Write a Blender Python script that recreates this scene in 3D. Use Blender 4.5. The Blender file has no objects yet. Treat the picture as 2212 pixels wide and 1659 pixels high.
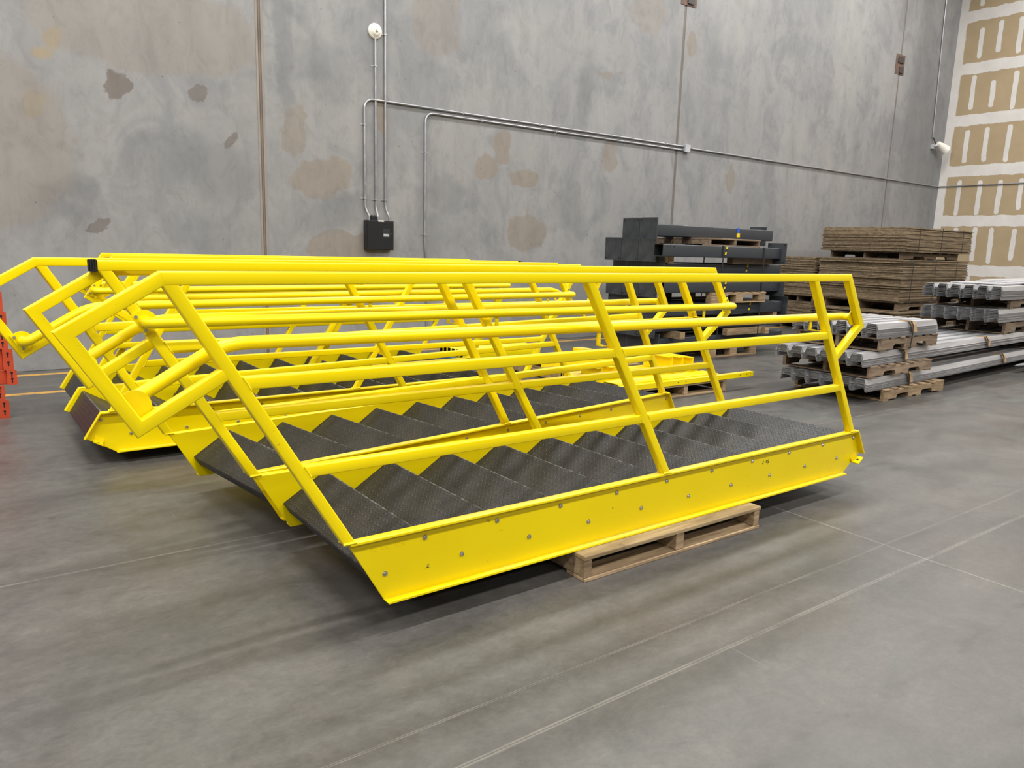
import bpy, math, random
from mathutils import Vector, Matrix
random.seed(7)
S = bpy.context.scene
C = S.collection

# ------------------------------------------------------------------ camera
H_CAM = 1.388
cam_d = bpy.data.cameras.new('camera')
cam = bpy.data.objects.new('camera', cam_d)
C.objects.link(cam)
cam_d.sensor_width = 36.0
cam_d.lens = 36.0 * 1624.8 / 2212.0
cam_d.clip_end = 200
R = ((0.8078284, -0.08243513, 0.58362464),
     (-0.58866079, -0.16300251, 0.79177563),
     (0.02986215, -0.98317579, -0.18020439))
cam.matrix_world = Matrix(((R[0][0], -R[0][1], -R[0][2], 0.0),
                           (R[1][0], -R[1][1], -R[1][2], 0.0),
                           (R[2][0], -R[2][1], -R[2][2], H_CAM),
                           (0, 0, 0, 1)))
S.camera = cam

# ------------------------------------------------------------------ light
S.view_settings.view_transform = 'Standard'
S.view_settings.look = 'None'
S.view_settings.exposure = 0.14
S.view_settings.gamma = 1.0
S.view_settings.use_curve_mapping = False
world = bpy.data.worlds.new('world')
S.world = world
world.use_nodes = True
bg = world.node_tree.nodes['Background']
bg.inputs[0].default_value = (0.86, 0.93, 1.0, 1)
bg.inputs[1].default_value = 0.11
LAMP_Z = 8.0
for ly, lp, dim in ((6.5, 235, (1, 1, 1, 1, 1, 1, 1)), (1.58, 285, (1, 1, 1, .62, .62, .85, 1)), (-4.2, 330, (1, 1, 1, .75, .70, .8, 1)), (-10.0, 170, (1, 1, 1, 1, 1, 1, 1))):      # rows of high-bay fixtures under the roof
    for k in range(7):
        ld = bpy.data.lights.new('high_bay_light', 'AREA')
        ld.shape = 'RECTANGLE'
        ld.size = 2.4
        ld.size_y = 0.16 if ly == 1.58 else 0.9
        ld.energy = lp * dim[k]
        ld.color = (1.0, 0.980, 0.945)
        lo = bpy.data.objects.new('high_bay_light', ld)
        lo.location = (-8.6 + 4.7 * k, ly, LAMP_Z)
        C.objects.link(lo)

# ------------------------------------------------------------------ node helper
class NT:
    def __init__(self, name):
        self.m = bpy.data.materials.new(name)
        self.m.use_nodes = True
        self.t = self.m.node_tree
        self.b = self.t.nodes['Principled BSDF']
    def n(self, kind, **kw):
        x = self.t.nodes.new(kind)
        for k, v in kw.items():
            setattr(x, k, v)
        return x
    def set(self, sock, v):
        if isinstance(v, bpy.types.NodeSocket):
            self.t.links.new(v, sock)
        else:
            sock.default_value = v
    def math(self, op, a, b=0.0, c=0.0, clamp=False):
        x = self.n('ShaderNodeMath', operation=op, use_clamp=clamp)
        self.set(x.inputs[0], a); self.set(x.inputs[1], b); self.set(x.inputs[2], c)
        return x.outputs[0]
    def coords(self, kind='Object'):
        return self.n('ShaderNodeTexCoord').outputs[kind]
    def mapping(self, vec, scale=(1, 1, 1), rot=(0, 0, 0), loc=(0, 0, 0)):
        x = self.n('ShaderNodeMapping')
        self.set(x.inputs[0], vec)
        x.inputs[1].default_value = loc; x.inputs[2].default_value = rot; x.inputs[3].default_value = scale
        return x.outputs[0]
    def noise(self, vec, scale=5, detail=6, rough=0.55, dist=0.0):
        x = self.n('ShaderNodeTexNoise')
        self.set(x.inputs['Vector'], vec)
        x.inputs['Scale'].default_value = scale; x.inputs['Detail'].default_value = detail
        x.inputs['Roughness'].default_value = rough; x.inputs['Distortion'].default_value = dist
        return x.outputs[0]
    def ramp(self, fac, stops, interp='LINEAR'):
        x = self.n('ShaderNodeValToRGB')
        x.color_ramp.interpolation = interp
        e = x.color_ramp.elements
        while len(e) < len(stops):
            e.new(0.5)
        for i, (p, c) in enumerate(stops):
            e[i].position = p
            e[i].color = (c, c, c, 1) if not isinstance(c, tuple) else (*c, 1)
        self.set(x.inputs[0], fac)
        return x.outputs[0]
    def mix(self, fac, a, b, mode='MIX'):
        x = self.n('ShaderNodeMix', data_type='RGBA', blend_type=mode)
        self.set(x.inputs[0], fac)
        for s, v in ((x.inputs[6], a), (x.inputs[7], b)):
            self.set(s, (*v, 1) if isinstance(v, tuple) and len(v) == 3 else v)
        return x.outputs[2]
    def xyz(self, vec):
        x = self.n('ShaderNodeSeparateXYZ')
        self.set(x.inputs[0], vec)
        return x.outputs
    def bump(self, h, strength=0.3, dist=0.01):
        x = self.n('ShaderNodeBump')
        x.inputs['Strength'].default_value = strength
        x.inputs['Distance'].default_value = dist
        self.set(x.inputs['Height'], h)
        self.set(self.b.inputs['Normal'], x.outputs[0])
    def out(self, col=None, rough=None, metal=None, spec=None):
        if col is not None:
            self.set(self.b.inputs['Base Color'], (*col, 1) if isinstance(col, tuple) and len(col) == 3 else col)
        if rough is not None: self.set(self.b.inputs['Roughness'], rough)
        if metal is not None: self.set(self.b.inputs['Metallic'], metal)
        if spec is not None: self.set(self.b.inputs['Specular IOR Level'], spec)
        return self.m

def sr(r, g, b):
    f = lambda u: (u / 255 / 12.92) if u <= 10 else ((u / 255 + 0.055) / 1.055) ** 2.4
    return (f(r), f(g), f(b))

def simple(name, col, rough=0.5, metal=0.0, var=0.12, scale=8.0, spec=None):
    k = NT(name)
    f = k.noise(k.coords(), scale, 5, 0.6)
    c = k.mix(k.ramp(f, [(0.3, 0.0), (0.7, 1.0)]), tuple(v * (1 - var) for v in col), tuple(min(1, v * (1 + var)) for v in col))
    return k.out(c, rough, metal, spec)

# yellow enamel with chipped edges
def mk_yellow():
    k = NT('yellow_enamel')
    co = k.coords()
    a = k.noise(co, 1.7, 3, 0.5)
    base = k.mix(k.ramp(a, [(0.3, 0.0), (0.7, 1.0)]), (0.790, 0.600, 0.0), (0.850, 0.665, 0.0))
    # chips: stretched fine noise, only rarely
    b = k.noise(k.mapping(co, (7, 30, 26)), 1.6, 8, 0.75)
    big = k.noise(co, 2.6, 3, 0.6)
    chip = k.math('MULTIPLY', k.ramp(b, [(0.655, 0.0), (0.685, 1.0)]), k.ramp(big, [(0.50, 0.0), (0.58, 1.0)]))
    base = k.mix(chip, base, (0.05, 0.042, 0.025))
    dust = k.noise(k.mapping(co, (1.2, 9, 9)), 1.0, 6, 0.6)
    nz = k.xyz(k.n('ShaderNodeNewGeometry').outputs['True Normal'])[2]
    up = k.math('MULTIPLY', k.ramp(nz, [(0.75, 0.0), (0.95, 1.0)]), k.ramp(dust, [(0.42, 0.0), (0.66, 0.55)]))
    base = k.mix(up, base, (0.60, 0.46, 0.20))
    k.bump(k.noise(co, 160, 2, 0.5), 0.06, 0.002)
    return k.out(base, k.ramp(a, [(0.3, 0.24), (0.7, 0.36)]), 0.0, 0.32)

# diamond checker plate (uses the plate's own UV in metres)
def mk_checker():
    k = NT('checker_plate')
    uv = k.n('ShaderNodeUVMap').outputs[0]
    s = 0.0195
    p = k.xyz(k.mapping(uv, (1 / s, 1 / s, 1), (0, 0, math.radians(45))))
    u, v = p[0], p[1]
    cu, cv = k.math('FLOOR', u), k.math('FLOOR', v)
    par = k.math('FLOORED_MODULO', k.math('ADD', cu, cv), 2.0)
    fu = k.math('SUBTRACT', k.math('SUBTRACT', u, cu), 0.5)
    fv = k.math('SUBTRACT', k.math('SUBTRACT', v, cv), 0.5)
    inv = k.math('SUBTRACT', 1.0, par)
    a = k.math('ADD', k.math('MULTIPLY', fu, par), k.math('MULTIPLY', fv, inv))
    b = k.math('ADD', k.math('MULTIPLY', fv, par), k.math('MULTIPLY', fu, inv))
    d = k.math('ADD', k.math('POWER', k.math('ABSOLUTE', k.math('DIVIDE', a, 0.56)), 2.0), k.math('POWER', k.math('ABSOLUTE', k.math('DIVIDE', b, 0.20)), 2.0))
    hgt = k.ramp(d, [(0.25, 1.0), (1.0, 0.0)], 'EASE')
    co = k.coords()
    w = k.noise(co, 6, 6, 0.65)
    base = k.mix(k.ramp(w, [(0.3, 0.0), (0.75, 1.0)]), (0.0095, 0.0098, 0.0108), (0.016, 0.0162, 0.017))
    dirt = k.noise(co, 2.2, 4, 0.6)
    base = k.mix(k.ramp(dirt, [(0.58, 0.0), (0.72, 0.5)]), base, (0.036, 0.031, 0.026))
    base = k.mix(k.math('MULTIPLY', hgt, 0.30), base, (0.050, 0.051, 0.053))
    un = k.math('ABSOLUTE', k.xyz(uv)[0])
    wear = k.math('MULTIPLY', k.ramp(un, [(0.0028, 1.0), (0.0048, 0.0)]), k.ramp(k.noise(co, 30, 4, 0.6), [(0.40, 0.0), (0.60, 0.8)]))
    base = k.mix(wear, base, (0.22, 0.21, 0.19))
    k.bump(hgt, 1.0, 0.0032)
    return k.out(base, k.ramp(w, [(0.3, 0.38), (0.7, 0.50)]), 0.0, 0.42)

def mk_wood(name, lo, hi, scale=1.0, ring=9.0, rough=0.75):
    k = NT(name)
    co = k.coords()
    oi = k.n('ShaderNodeObjectInfo').outputs['Random']
    cx = k.n('ShaderNodeCombineXYZ')
    off = k.math('MULTIPLY', oi, 37.0)
    for i in range(3): k.set(cx.inputs[i], off)
    va = k.n('ShaderNodeVectorMath', operation='ADD')
    k.set(va.inputs[0], co); k.set(va.inputs[1], cx.outputs[0])
    g = k.noise(k.mapping(va.outputs[0], (2.2 * scale, ring * 2.5, ring * 3.2)), 1.0, 7, 0.65, 0.8)
    l = k.noise(va.outputs[0], 2.0, 3, 0.6)
    c = k.mix(k.ramp(g, [(0.34, 0.0), (0.64, 1.0)]), lo, hi)
    knot = k.noise(va.outputs[0], 7.0, 5, 0.7, 1.0)
    c = k.mix(k.ramp(knot, [(0.60, 0.0), (0.74, 0.55)]), c, tuple(v * 0.45 for v in lo))
    c = k.mix(k.ramp(l, [(0.45, 0.0), (0.75, 0.45)]), c, tuple(v * 0.55 for v in lo))
    t = k.math('ADD', 0.78, k.math('MULTIPLY', oi, 0.40))
    hs = k.n('ShaderNodeHueSaturation')
    k.set(hs.inputs['Color'], c); k.set(hs.inputs['Value'], t)
    k.bump(g, 0.35, 0.003)
    return k.out(hs.outputs[0], rough)

def mk_steel(name, col, rough, metal, streak=0.2, scl=(1.0, 6, 6)):
    k = NT(name)
    co = k.coords()
    g = k.noise(k.mapping(co, scl), 1.4, 6, 0.62)
    h = k.noise(co, 26, 3, 0.5)
    c = k.mix(k.ramp(g, [(0.3, 0.0), (0.7, 1.0)]), tuple(v * (1 - streak) for v in col), tuple(v * (1 + streak) for v in col))
    c = k.mix(k.ramp(h, [(0.6, 0.0), (0.8, 0.25)]), c, tuple(v * 0.6 for v in col))
    return k.out(c, k.ramp(g, [(0.3, rough * 0.85), (0.7, rough * 1.15)]), metal)

# back wall: trowelled tilt-up concrete with patches
PATCH = [  # x, z, rx, rz, angle, strength, colour
    (1.44, 2.88, .12, .17, 5, .85, 0), (2.25, 2.87, .16, .09, 50, .7, 0), (2.53, 2.46, .14, .06, 55, .7, 0),
    (1.22, 1.46, .15, .06, 20, .7, 0), (6.02, 2.45, .22, .22, 30, 0.84, 1), (6.30, 2.72, .16, .22, -10, 0.81, 1),
    (6.70, 2.36, .26, .16, 5, 0.81, 1), (8.30, 2.80, .18, .24, 5, 0.68, 1), (6.75, 1.58, .42, .26, 10, 0.74, 1),
    (3.62, 2.12, .42, .24, 12, 0.81, 1), (3.86, 1.30, .48, .22, 0, 0.81, 1), (4.42, 2.93, .13, .22, 0, 0.92, 1),
    (10.03, 4.72, .12, .2, 0, 0.81, 1), (11.25, 2.66, .12, .26, 0, 0.74, 1), (3.30, 2.62, .16, .34, -10, 0.68, 1),
    (8.13, 3.96, .2, .06, 0, 0.61, 1), (0.96, 3.24, .1, .13, 30, .6, 2), (0.86, 3.1, .12, .09, 0, .6, 2), (0.72, 2.57, .16, .1, 50, .5, 2),
    (3.20, 3.55, .12, .95, 2, .55, 3), (3.75, 3.30, .3, .5, 20, .4, 3), (7.75, 3.6, .2, .8, -8, .4, 3),
    (2.25, 2.15, .85, .38, -12, .40, 3), (1.0, 1.72, .32, .3, 0, .35, 3), (3.75, 1.72, .55, .3, 20, .5, 3),
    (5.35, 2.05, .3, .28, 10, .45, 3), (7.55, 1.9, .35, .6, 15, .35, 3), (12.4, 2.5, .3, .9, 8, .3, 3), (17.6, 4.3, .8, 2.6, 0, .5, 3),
    (18.4, 2.6, .5, 1.2, 0, .4, 3), (9.0, 5.0, .5, .3, 10, 0.41, 1), (5.2, 4.2, .4, .5, 0, 0.41, 1), (14.6, 5.2, .6, 1.4, 0, .4, 4), (13.0, 3.4, .5, .8, 10, .35, 4),
    (0.3, 2.2, .8, .9, 0, 0.47, 1), (1.8, 3.5, 1.2, .5, 0, 0.41, 1), (11.0, 5.4, .8, .8, 0, .35, 4), (6.9, 4.4, .7, .6, 0, .3, 4)]
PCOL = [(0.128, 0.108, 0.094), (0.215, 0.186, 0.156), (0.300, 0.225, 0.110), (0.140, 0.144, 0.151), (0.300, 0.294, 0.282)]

def mk_wall():
    k = NT('tilt_up_concrete')
    co = k.coords()
    warp = k.n('ShaderNodeTexNoise'); warp.inputs['Scale'].default_value = 2.6; warp.inputs['Detail'].default_value = 7; warp.inputs['Roughness'].default_value = 0.62
    k.set(warp.inputs['Vector'], co)
    wv = k.n('ShaderNodeVectorMath', operation='SUBTRACT'); k.set(wv.inputs[0], warp.outputs['Color']); wv.inputs[1].default_value = (0.5, 0.5, 0.5)
    ws = k.n('ShaderNodeVectorMath', operation='SCALE'); k.set(ws.inputs[0], wv.outputs[0]); ws.inputs['Scale'].default_value = 0.42
    wa = k.n('ShaderNodeVectorMath', operation='ADD'); k.set(wa.inputs[0], co); k.set(wa.inputs[1], ws.outputs[0])
    p = k.xyz(wa.outputs[0])
    n1 = k.noise(k.mapping(co, (1, 1, 0.8)), 0.55, 5, 0.55, 0.4)
    n2 = k.noise(k.mapping(co, (1.2, 1, 0.9)), 1.5, 7, 0.62, 0.8)
    n3 = k.noise(k.mapping(co, (1, 1, 0.6), (0, 0.35, 0)), 6.0, 8, 0.7, 1.2)
    c = k.mix(k.ramp(n1, [(0.34, 0.0), (0.66, 1.0)]), (0.217, 0.218, 0.222), (0.266, 0.262, 0.260))
    c = k.mix(k.ramp(n2, [(0.38, 0.60), (0.53, 0.0)]), c, (0.174, 0.178, 0.186))
    c = k.mix(k.ramp(n2, [(0.54, 0.0), (0.68, 0.55)]), c, (0.262, 0.252, 0.244))
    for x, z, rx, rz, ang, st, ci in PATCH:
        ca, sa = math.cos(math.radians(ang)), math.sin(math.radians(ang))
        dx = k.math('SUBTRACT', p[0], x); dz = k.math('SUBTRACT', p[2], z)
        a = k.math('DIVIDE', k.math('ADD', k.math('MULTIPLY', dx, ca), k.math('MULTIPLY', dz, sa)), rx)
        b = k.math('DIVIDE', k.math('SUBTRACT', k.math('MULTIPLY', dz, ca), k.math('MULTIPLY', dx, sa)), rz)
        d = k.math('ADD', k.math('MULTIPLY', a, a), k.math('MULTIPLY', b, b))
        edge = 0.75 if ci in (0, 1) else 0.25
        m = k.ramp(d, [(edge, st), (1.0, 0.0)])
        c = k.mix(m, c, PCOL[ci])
    fine = k.ramp(n3, [(0.28, 0.84), (0.5, 1.0), (0.74, 1.06)])
    c = k.mix(1.0, c, fine, 'MULTIPLY')
    vs = k.noise(k.mapping(co, (3.2, 1, 0.35)), 1.0, 5, 0.6)
    c = k.mix(1.0, c, k.ramp(vs, [(0.3, 0.92), (0.7, 1.06)]), 'MULTIPLY')
    pit = k.noise(co, 23, 2, 0.5)
    c = k.mix(k.ramp(pit, [(0.755, 0.0), (0.775, 0.6)]), c, (0.06, 0.055, 0.05))
    k.bump(n3, 0.10, 0.01)
    return k.out(c, 0.62, 0.0, 0.35)

def mk_floor():
    k = NT('polished_concrete_floor')
    co = k.coords()
    p = k.xyz(co)
    n1 = k.noise(k.mapping(co, (0.45, 1.0, 1)), 0.8, 5, 0.6, 0.3)
    n2 = k.noise(k.mapping(co, (0.75, 1.6, 1)), 1.7, 8, 0.66, 0.6)
    n3 = k.noise(k.mapping(co, (1, 1.3, 1)), 17, 8, 0.75, 0.4)
    c = k.mix(k.ramp(n1, [(0.32, 0.0), (0.68, 1.0)]), (0.078, 0.074, 0.070), (0.110, 0.106, 0.100))
    c = k.mix(k.ramp(n2, [(0.36, 0.60), (0.50, 0.0)]), c, (0.067, 0.065, 0.063))
    c = k.mix(k.ramp(n2, [(0.55, 0.0), (0.72, 0.50)]), c, (0.131, 0.125, 0.116))
    c = k.mix(1.0, c, k.ramp(n3, [(0.3, 0.82), (0.7, 1.13)]), 'MULTIPLY')
    def band(axis, at, half, soft=0.35, wob=0.0):
        v = p[axis]
        if wob:
            v = k.math('ADD', v, k.math('MULTIPLY', k.math('SUBTRACT', k.noise(co, 1.5, 3), 0.5), wob))
        d = k.math('DIVIDE', k.math('ABSOLUTE', k.math('SUBTRACT', v, at)), half)
        return k.ramp(d, [(1 - soft, 1.0), (1.0, 0.0)])
    fine = k.noise(k.mapping(co, (1, 1.5, 1), (0, 0, 0.2)), 42, 6, 0.8, 0.6)
    c = k.mix(1.0, c, k.ramp(fine, [(0.28, 0.84), (0.5, 1.0), (0.72, 1.13)]), 'MULTIPLY')
    blot = k.noise(k.mapping(co, (1, 1.2, 1), (0, 0, -0.4)), 3.2, 8, 0.72, 0.9)
    c = k.mix(1.0, c, k.ramp(blot, [(0.32, 0.82), (0.5, 1.0), (0.68, 1.15)]), 'MULTIPLY')
    tint = k.noise(co, 0.9, 4, 0.6)
    c = k.mix(1.0, c, k.ramp(tint, [(0.35, (0.97, 1.0, 1.0)), (0.65, (1.04, 0.985, 0.95))]), 'MULTIPLY')
    speck = k.noise(co, 75, 2, 0.5)
    c = k.mix(k.ramp(speck, [(0.74, 0.0), (0.77, 0.6)]), c, (0.045, 0.04, 0.036))
    c = k.mix(1.0, c, (0.90, 0.90, 0.90), 'MULTIPLY')
    brk = k.noise(co, 5.0, 6, 0.7)
    rag = k.ramp(brk, [(0.35, 0.25), (0.55, 1.0)])
    for at, hw, st_ in ((1.722, 0.0065, 0.55), (1.522, 0.011, 0.50)):
        c = k.mix(k.math('MULTIPLY', band(1, at, hw, 0.5, 0.012), k.math('MULTIPLY', rag, st_)), c, (0.230, 0.214, 0.192))
        c = k.mix(k.math('MULTIPLY', band(1, at, 0.0022), 0.7), c, (0.045, 0.042, 0.038))
    c = k.mix(k.math('MULTIPLY', band(0, 3.57, 0.006, 0.5, 0.03), k.math('MULTIPLY', rag, 0.6)), c, (0.256, 0.237, 0.211))
    for at, axis in ((3.42, 1), (-0.35, 1), (9.9, 0)):
        c = k.mix(k.math('MULTIPLY', band(axis, at, 0.008, 0.5, 0.02), k.math('MULTIPLY', rag, 0.45)), c, (0.230, 0.218, 0.198))
    c = k.mix(1.0, c, k.ramp(k.math('ADD', p[1], k.math('MULTIPLY', n1, 0.8)), [(0.0, 0.86), (1.0, 0.86)]), 'MULTIPLY') if False else c
    # ragged dark tyre streak and droplets
    st = k.math('MULTIPLY', band(1, 1.06, 0.05, 0.8, 0.10), k.ramp(k.noise(k.mapping(co, (1.5, 3, 1)), 4.0, 4, 0.6), [(0.50, 0.0), (0.60, 0.7)]))
    c = k.mix(st, c, (0.048, 0.046, 0.045))
    wide = band(1, 0.9, 0.34, 0.9, 0.3)
    c = k.mix(k.math('MULTIPLY', wide, 0.25), c, (0.064, 0.061, 0.058))
    vo = k.n('ShaderNodeTexVoronoi'); vo.inputs['Scale'].default_value = 3.1; vo.inputs['Randomness'].default_value = 1.0
    k.set(vo.inputs['Vector'], k.mapping(co, (1, 1.2, 1)))
    sel = k.ramp(k.xyz(vo.outputs['Color'])[0], [(0.66, 0.0), (0.70, 1.0)])
    dd = k.math('ADD', vo.outputs['Distance'], k.math('MULTIPLY', k.noise(co, 18, 4, 0.6), 0.10))
    spot = k.math('MULTIPLY', k.ramp(dd, [(0.105, 0.75), (0.125, 0.0)]), sel)
    c = k.mix(spot, c, (0.050, 0.046, 0.042))
    # fine pale scratches
    sc = k.noise(k.mapping(co, (60, 2.0, 1), (0, 0, 0.5)), 1.0, 2, 0.5)
    zone = k.ramp(k.noise(co, 1.1, 3, 0.6), [(0.54, 0.0), (0.64, 0.6)])
    c = k.mix(k.math('MULTIPLY', k.ramp(sc, [(0.70, 0.0), (0.74, 0.5)]), zone), c, (0.218, 0.205, 0.186))
    # yellow aisle lines by the wall
    worn = k.ramp(k.noise(co, 9, 5, 0.65), [(0.34, 0.35), (0.5, 1.0)])
    for at in (7.64, 8.66):
        c = k.mix(k.math('MULTIPLY', band(1, at, 0.05, 0.06), worn), c, (0.50, 0.27, 0.05))
    k.bump(n3, 0.05, 0.004)
    return k.out(c, k.ramp(n2, [(0.3, 0.34), (0.7, 0.50)]), 0.0, 0.45)

def mk_drywall():
    k = NT('taped_drywall')
    co = k.coords()
    w = k.n('ShaderNodeTexNoise'); w.inputs['Scale'].default_value = 4.0; w.inputs['Detail'].default_value = 4
    k.set(w.inputs['Vector'], co)
    wx = k.xyz(w.outputs['Color'])
    p = k.xyz(co)
    y = k.math('ADD', p[1], k.math('MULTIPLY', k.math('SUBTRACT', wx[0], 0.5), 0.055))
    z = k.math('ADD', p[2], k.math('MULTIPLY', k.math('SUBTRACT', wx[1], 0.5), 0.09))
    pitch = 1.123
    rz = k.math('DIVIDE', k.math('SUBTRACT', z, 1.15), pitch)
    fz = k.math('SUBTRACT', rz, k.math('FLOOR', rz))
    ez = k.math('MULTIPLY', k.math('MINIMUM', fz, k.math('SUBTRACT', 1.0, fz)), pitch)
    tape = k.ramp(ez, [(0.118, 1.0), (0.126, 0.0)])
    # dabs between the tapes: one every 0.41 m, each row and dab a little different
    ry = k.math('DIVIDE', k.math('SUBTRACT', 8.62, y), 0.415)
    cy = k.math('FLOOR', ry)
    wn = k.n('ShaderNodeTexWhiteNoise', noise_dimensions='2D')
    cb = k.n('ShaderNodeCombineXYZ'); k.set(cb.inputs[0], cy); k.set(cb.inputs[1], k.math('FLOOR', rz))
    k.set(wn.inputs[0], cb.outputs[0])
    rnd = k.xyz(wn.outputs['Color'])
    fy = k.math('MULTIPLY', k.math('SUBTRACT', k.math('SUBTRACT', k.math('SUBTRACT', ry, cy), 0.5), k.math('MULTIPLY', k.math('SUBTRACT', rnd[0], 0.5), 0.18)), 0.415)
    cz = k.math('MULTIPLY', k.math('SUBTRACT', k.math('SUBTRACT', fz, 0.5), k.math('MULTIPLY', k.math('SUBTRACT', rnd[1], 0.5), 0.10)), pitch)
    hl = k.math('ADD', 0.24, k.math('MULTIPLY', rnd[2], 0.12))
    over = k.math('MAXIMUM', k.math('SUBTRACT', k.math('ABSOLUTE', cz), hl), 0.0)
    dist = k.math('SQRT', k.math('ADD', k.math('MULTIPLY', fy, fy), k.math('MULTIPLY', over, over)))
    dab = k.ramp(dist, [(0.046, 1.0), (0.054, 0.0)])
    corner = k.ramp(k.math('SUBTRACT', 8.90, y), [(0.17, 1.0), (0.19, 0.0)])
    m = k.math('MAXIMUM', k.math('MAXIMUM', tape, dab), corner)
    n = k.noise(co, 3, 4, 0.6)
    board = k.mix(k.ramp(n, [(0.3, 0.0), (0.7, 1.0)]), (0.365, 0.281, 0.172), (0.403, 0.315, 0.200))
    mud = k.mix(k.ramp(n, [(0.3, 0.0), (0.7, 1.0)]), (0.588, 0.563, 0.538), (0.672, 0.651, 0.626))
    k.bump(m, 0.15, 0.004)
    return k.out(k.mix(m, board, mud), 0.8, 0.0, 0.2)

M = {}
M['yellow'] = mk_yellow()
M['checker'] = mk_checker()
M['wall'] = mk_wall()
M['floor'] = mk_floor()
M['drywall'] = mk_drywall()
M['seal'] = simple('joint_sealant', (0.235, 0.200, 0.170), 0.7, 0, 0.15, 3)
M['sealdark'] = simple('dark_joint_sealant', (0.145, 0.125, 0.108), 0.8, 0, 0.15, 3)  # darker brown sealant, its own colour
M['ceiling'] = simple('white_roof_deck', (0.62, 0.62, 0.60), 0.7)
M['bolt'] = mk_steel('zinc_bolt', (0.42, 0.42, 0.43), 0.35, 0.85)
M['black'] = simple('black_plastic', (0.012, 0.012, 0.013), 0.45)
M['hole'] = simple('dark_hole', (0.008, 0.008, 0.008), 0.9)
M['ink'] = simple('marker_ink', (0.012, 0.012, 0.014), 0.6)
M['grey_steel'] = mk_steel('dark_grey_painted_steel', (0.030, 0.035, 0.043), 0.42, 0.0, 0.12)
M['plate_steel'] = mk_steel('scuffed_grey_plate', (0.036, 0.041, 0.046), 0.5, 0.0, 0.35, (5, 5, 5))
M['galv'] = mk_steel('galvanised_deck', (0.47, 0.47, 0.49), 0.42, 0.5, 0.22, (0.5, 9, 9))
M['conduit'] = mk_steel('galvanised_conduit', (0.36, 0.36, 0.38), 0.36, 0.7, 0.15)
M['wood'] = mk_wood('pallet_pine', (0.175, 0.115, 0.062), (0.43, 0.305, 0.175))
M['wood_old'] = mk_wood('weathered_pallet_oak', (0.125, 0.086, 0.055), (0.28, 0.20, 0.13))
M['ply'] = mk_wood('plywood_deck', (0.205, 0.138, 0.066), (0.45, 0.335, 0.175), 0.6, 4.0)
M['board'] = mk_wood('brown_particle_board', (0.118, 0.082, 0.047), (0.285, 0.212, 0.130), 1.0, 5.0, 0.85)
M['strap'] = simple('black_strap_and_bore_shade', (0.014, 0.014, 0.016), 0.5)  # black of the straps; also paints the shade inside open tubes
M['card'] = simple('cardboard_corner', (0.40, 0.26, 0.13), 0.8)
M['red'] = mk_steel('orange_red_rack_paint', (0.48, 0.058, 0.020), 0.4, 0.0, 0.12)
M['white'] = simple('off_white_plastic', (0.74, 0.71, 0.64), 0.45)
M['lens'] = simple('clear_lens', (0.55, 0.52, 0.46), 0.15)
M['panel'] = simple('black_steel_box', (0.010, 0.010, 0.011), 0.35)
M['label'] = simple('panel_screen', (0.36, 0.36, 0.38), 0.3, 0, 0.5, 60)
M['rust'] = mk_steel('rusty_embed_plate', (0.135, 0.085, 0.065), 0.7, 0.2, 0.45, (6, 6, 6))
M['dkplate'] = simple('dark_weld_tab', (0.045, 0.038, 0.038), 0.6)
M['tag'] = simple('yellow_tape', (0.75, 0.56, 0.02), 0.5)
M['blue'] = simple('blue_tape', (0.02, 0.10, 0.55), 0.5)
M['bluep'] = simple('blue_paint', (0.03, 0.12, 0.24), 0.6)
M['grey_box'] = simple('grey_junction_box', (0.40, 0.41, 0.43), 0.4)
M['soot'] = simple('grey_overspray', (0.10, 0.095, 0.085), 0.6)

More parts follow.
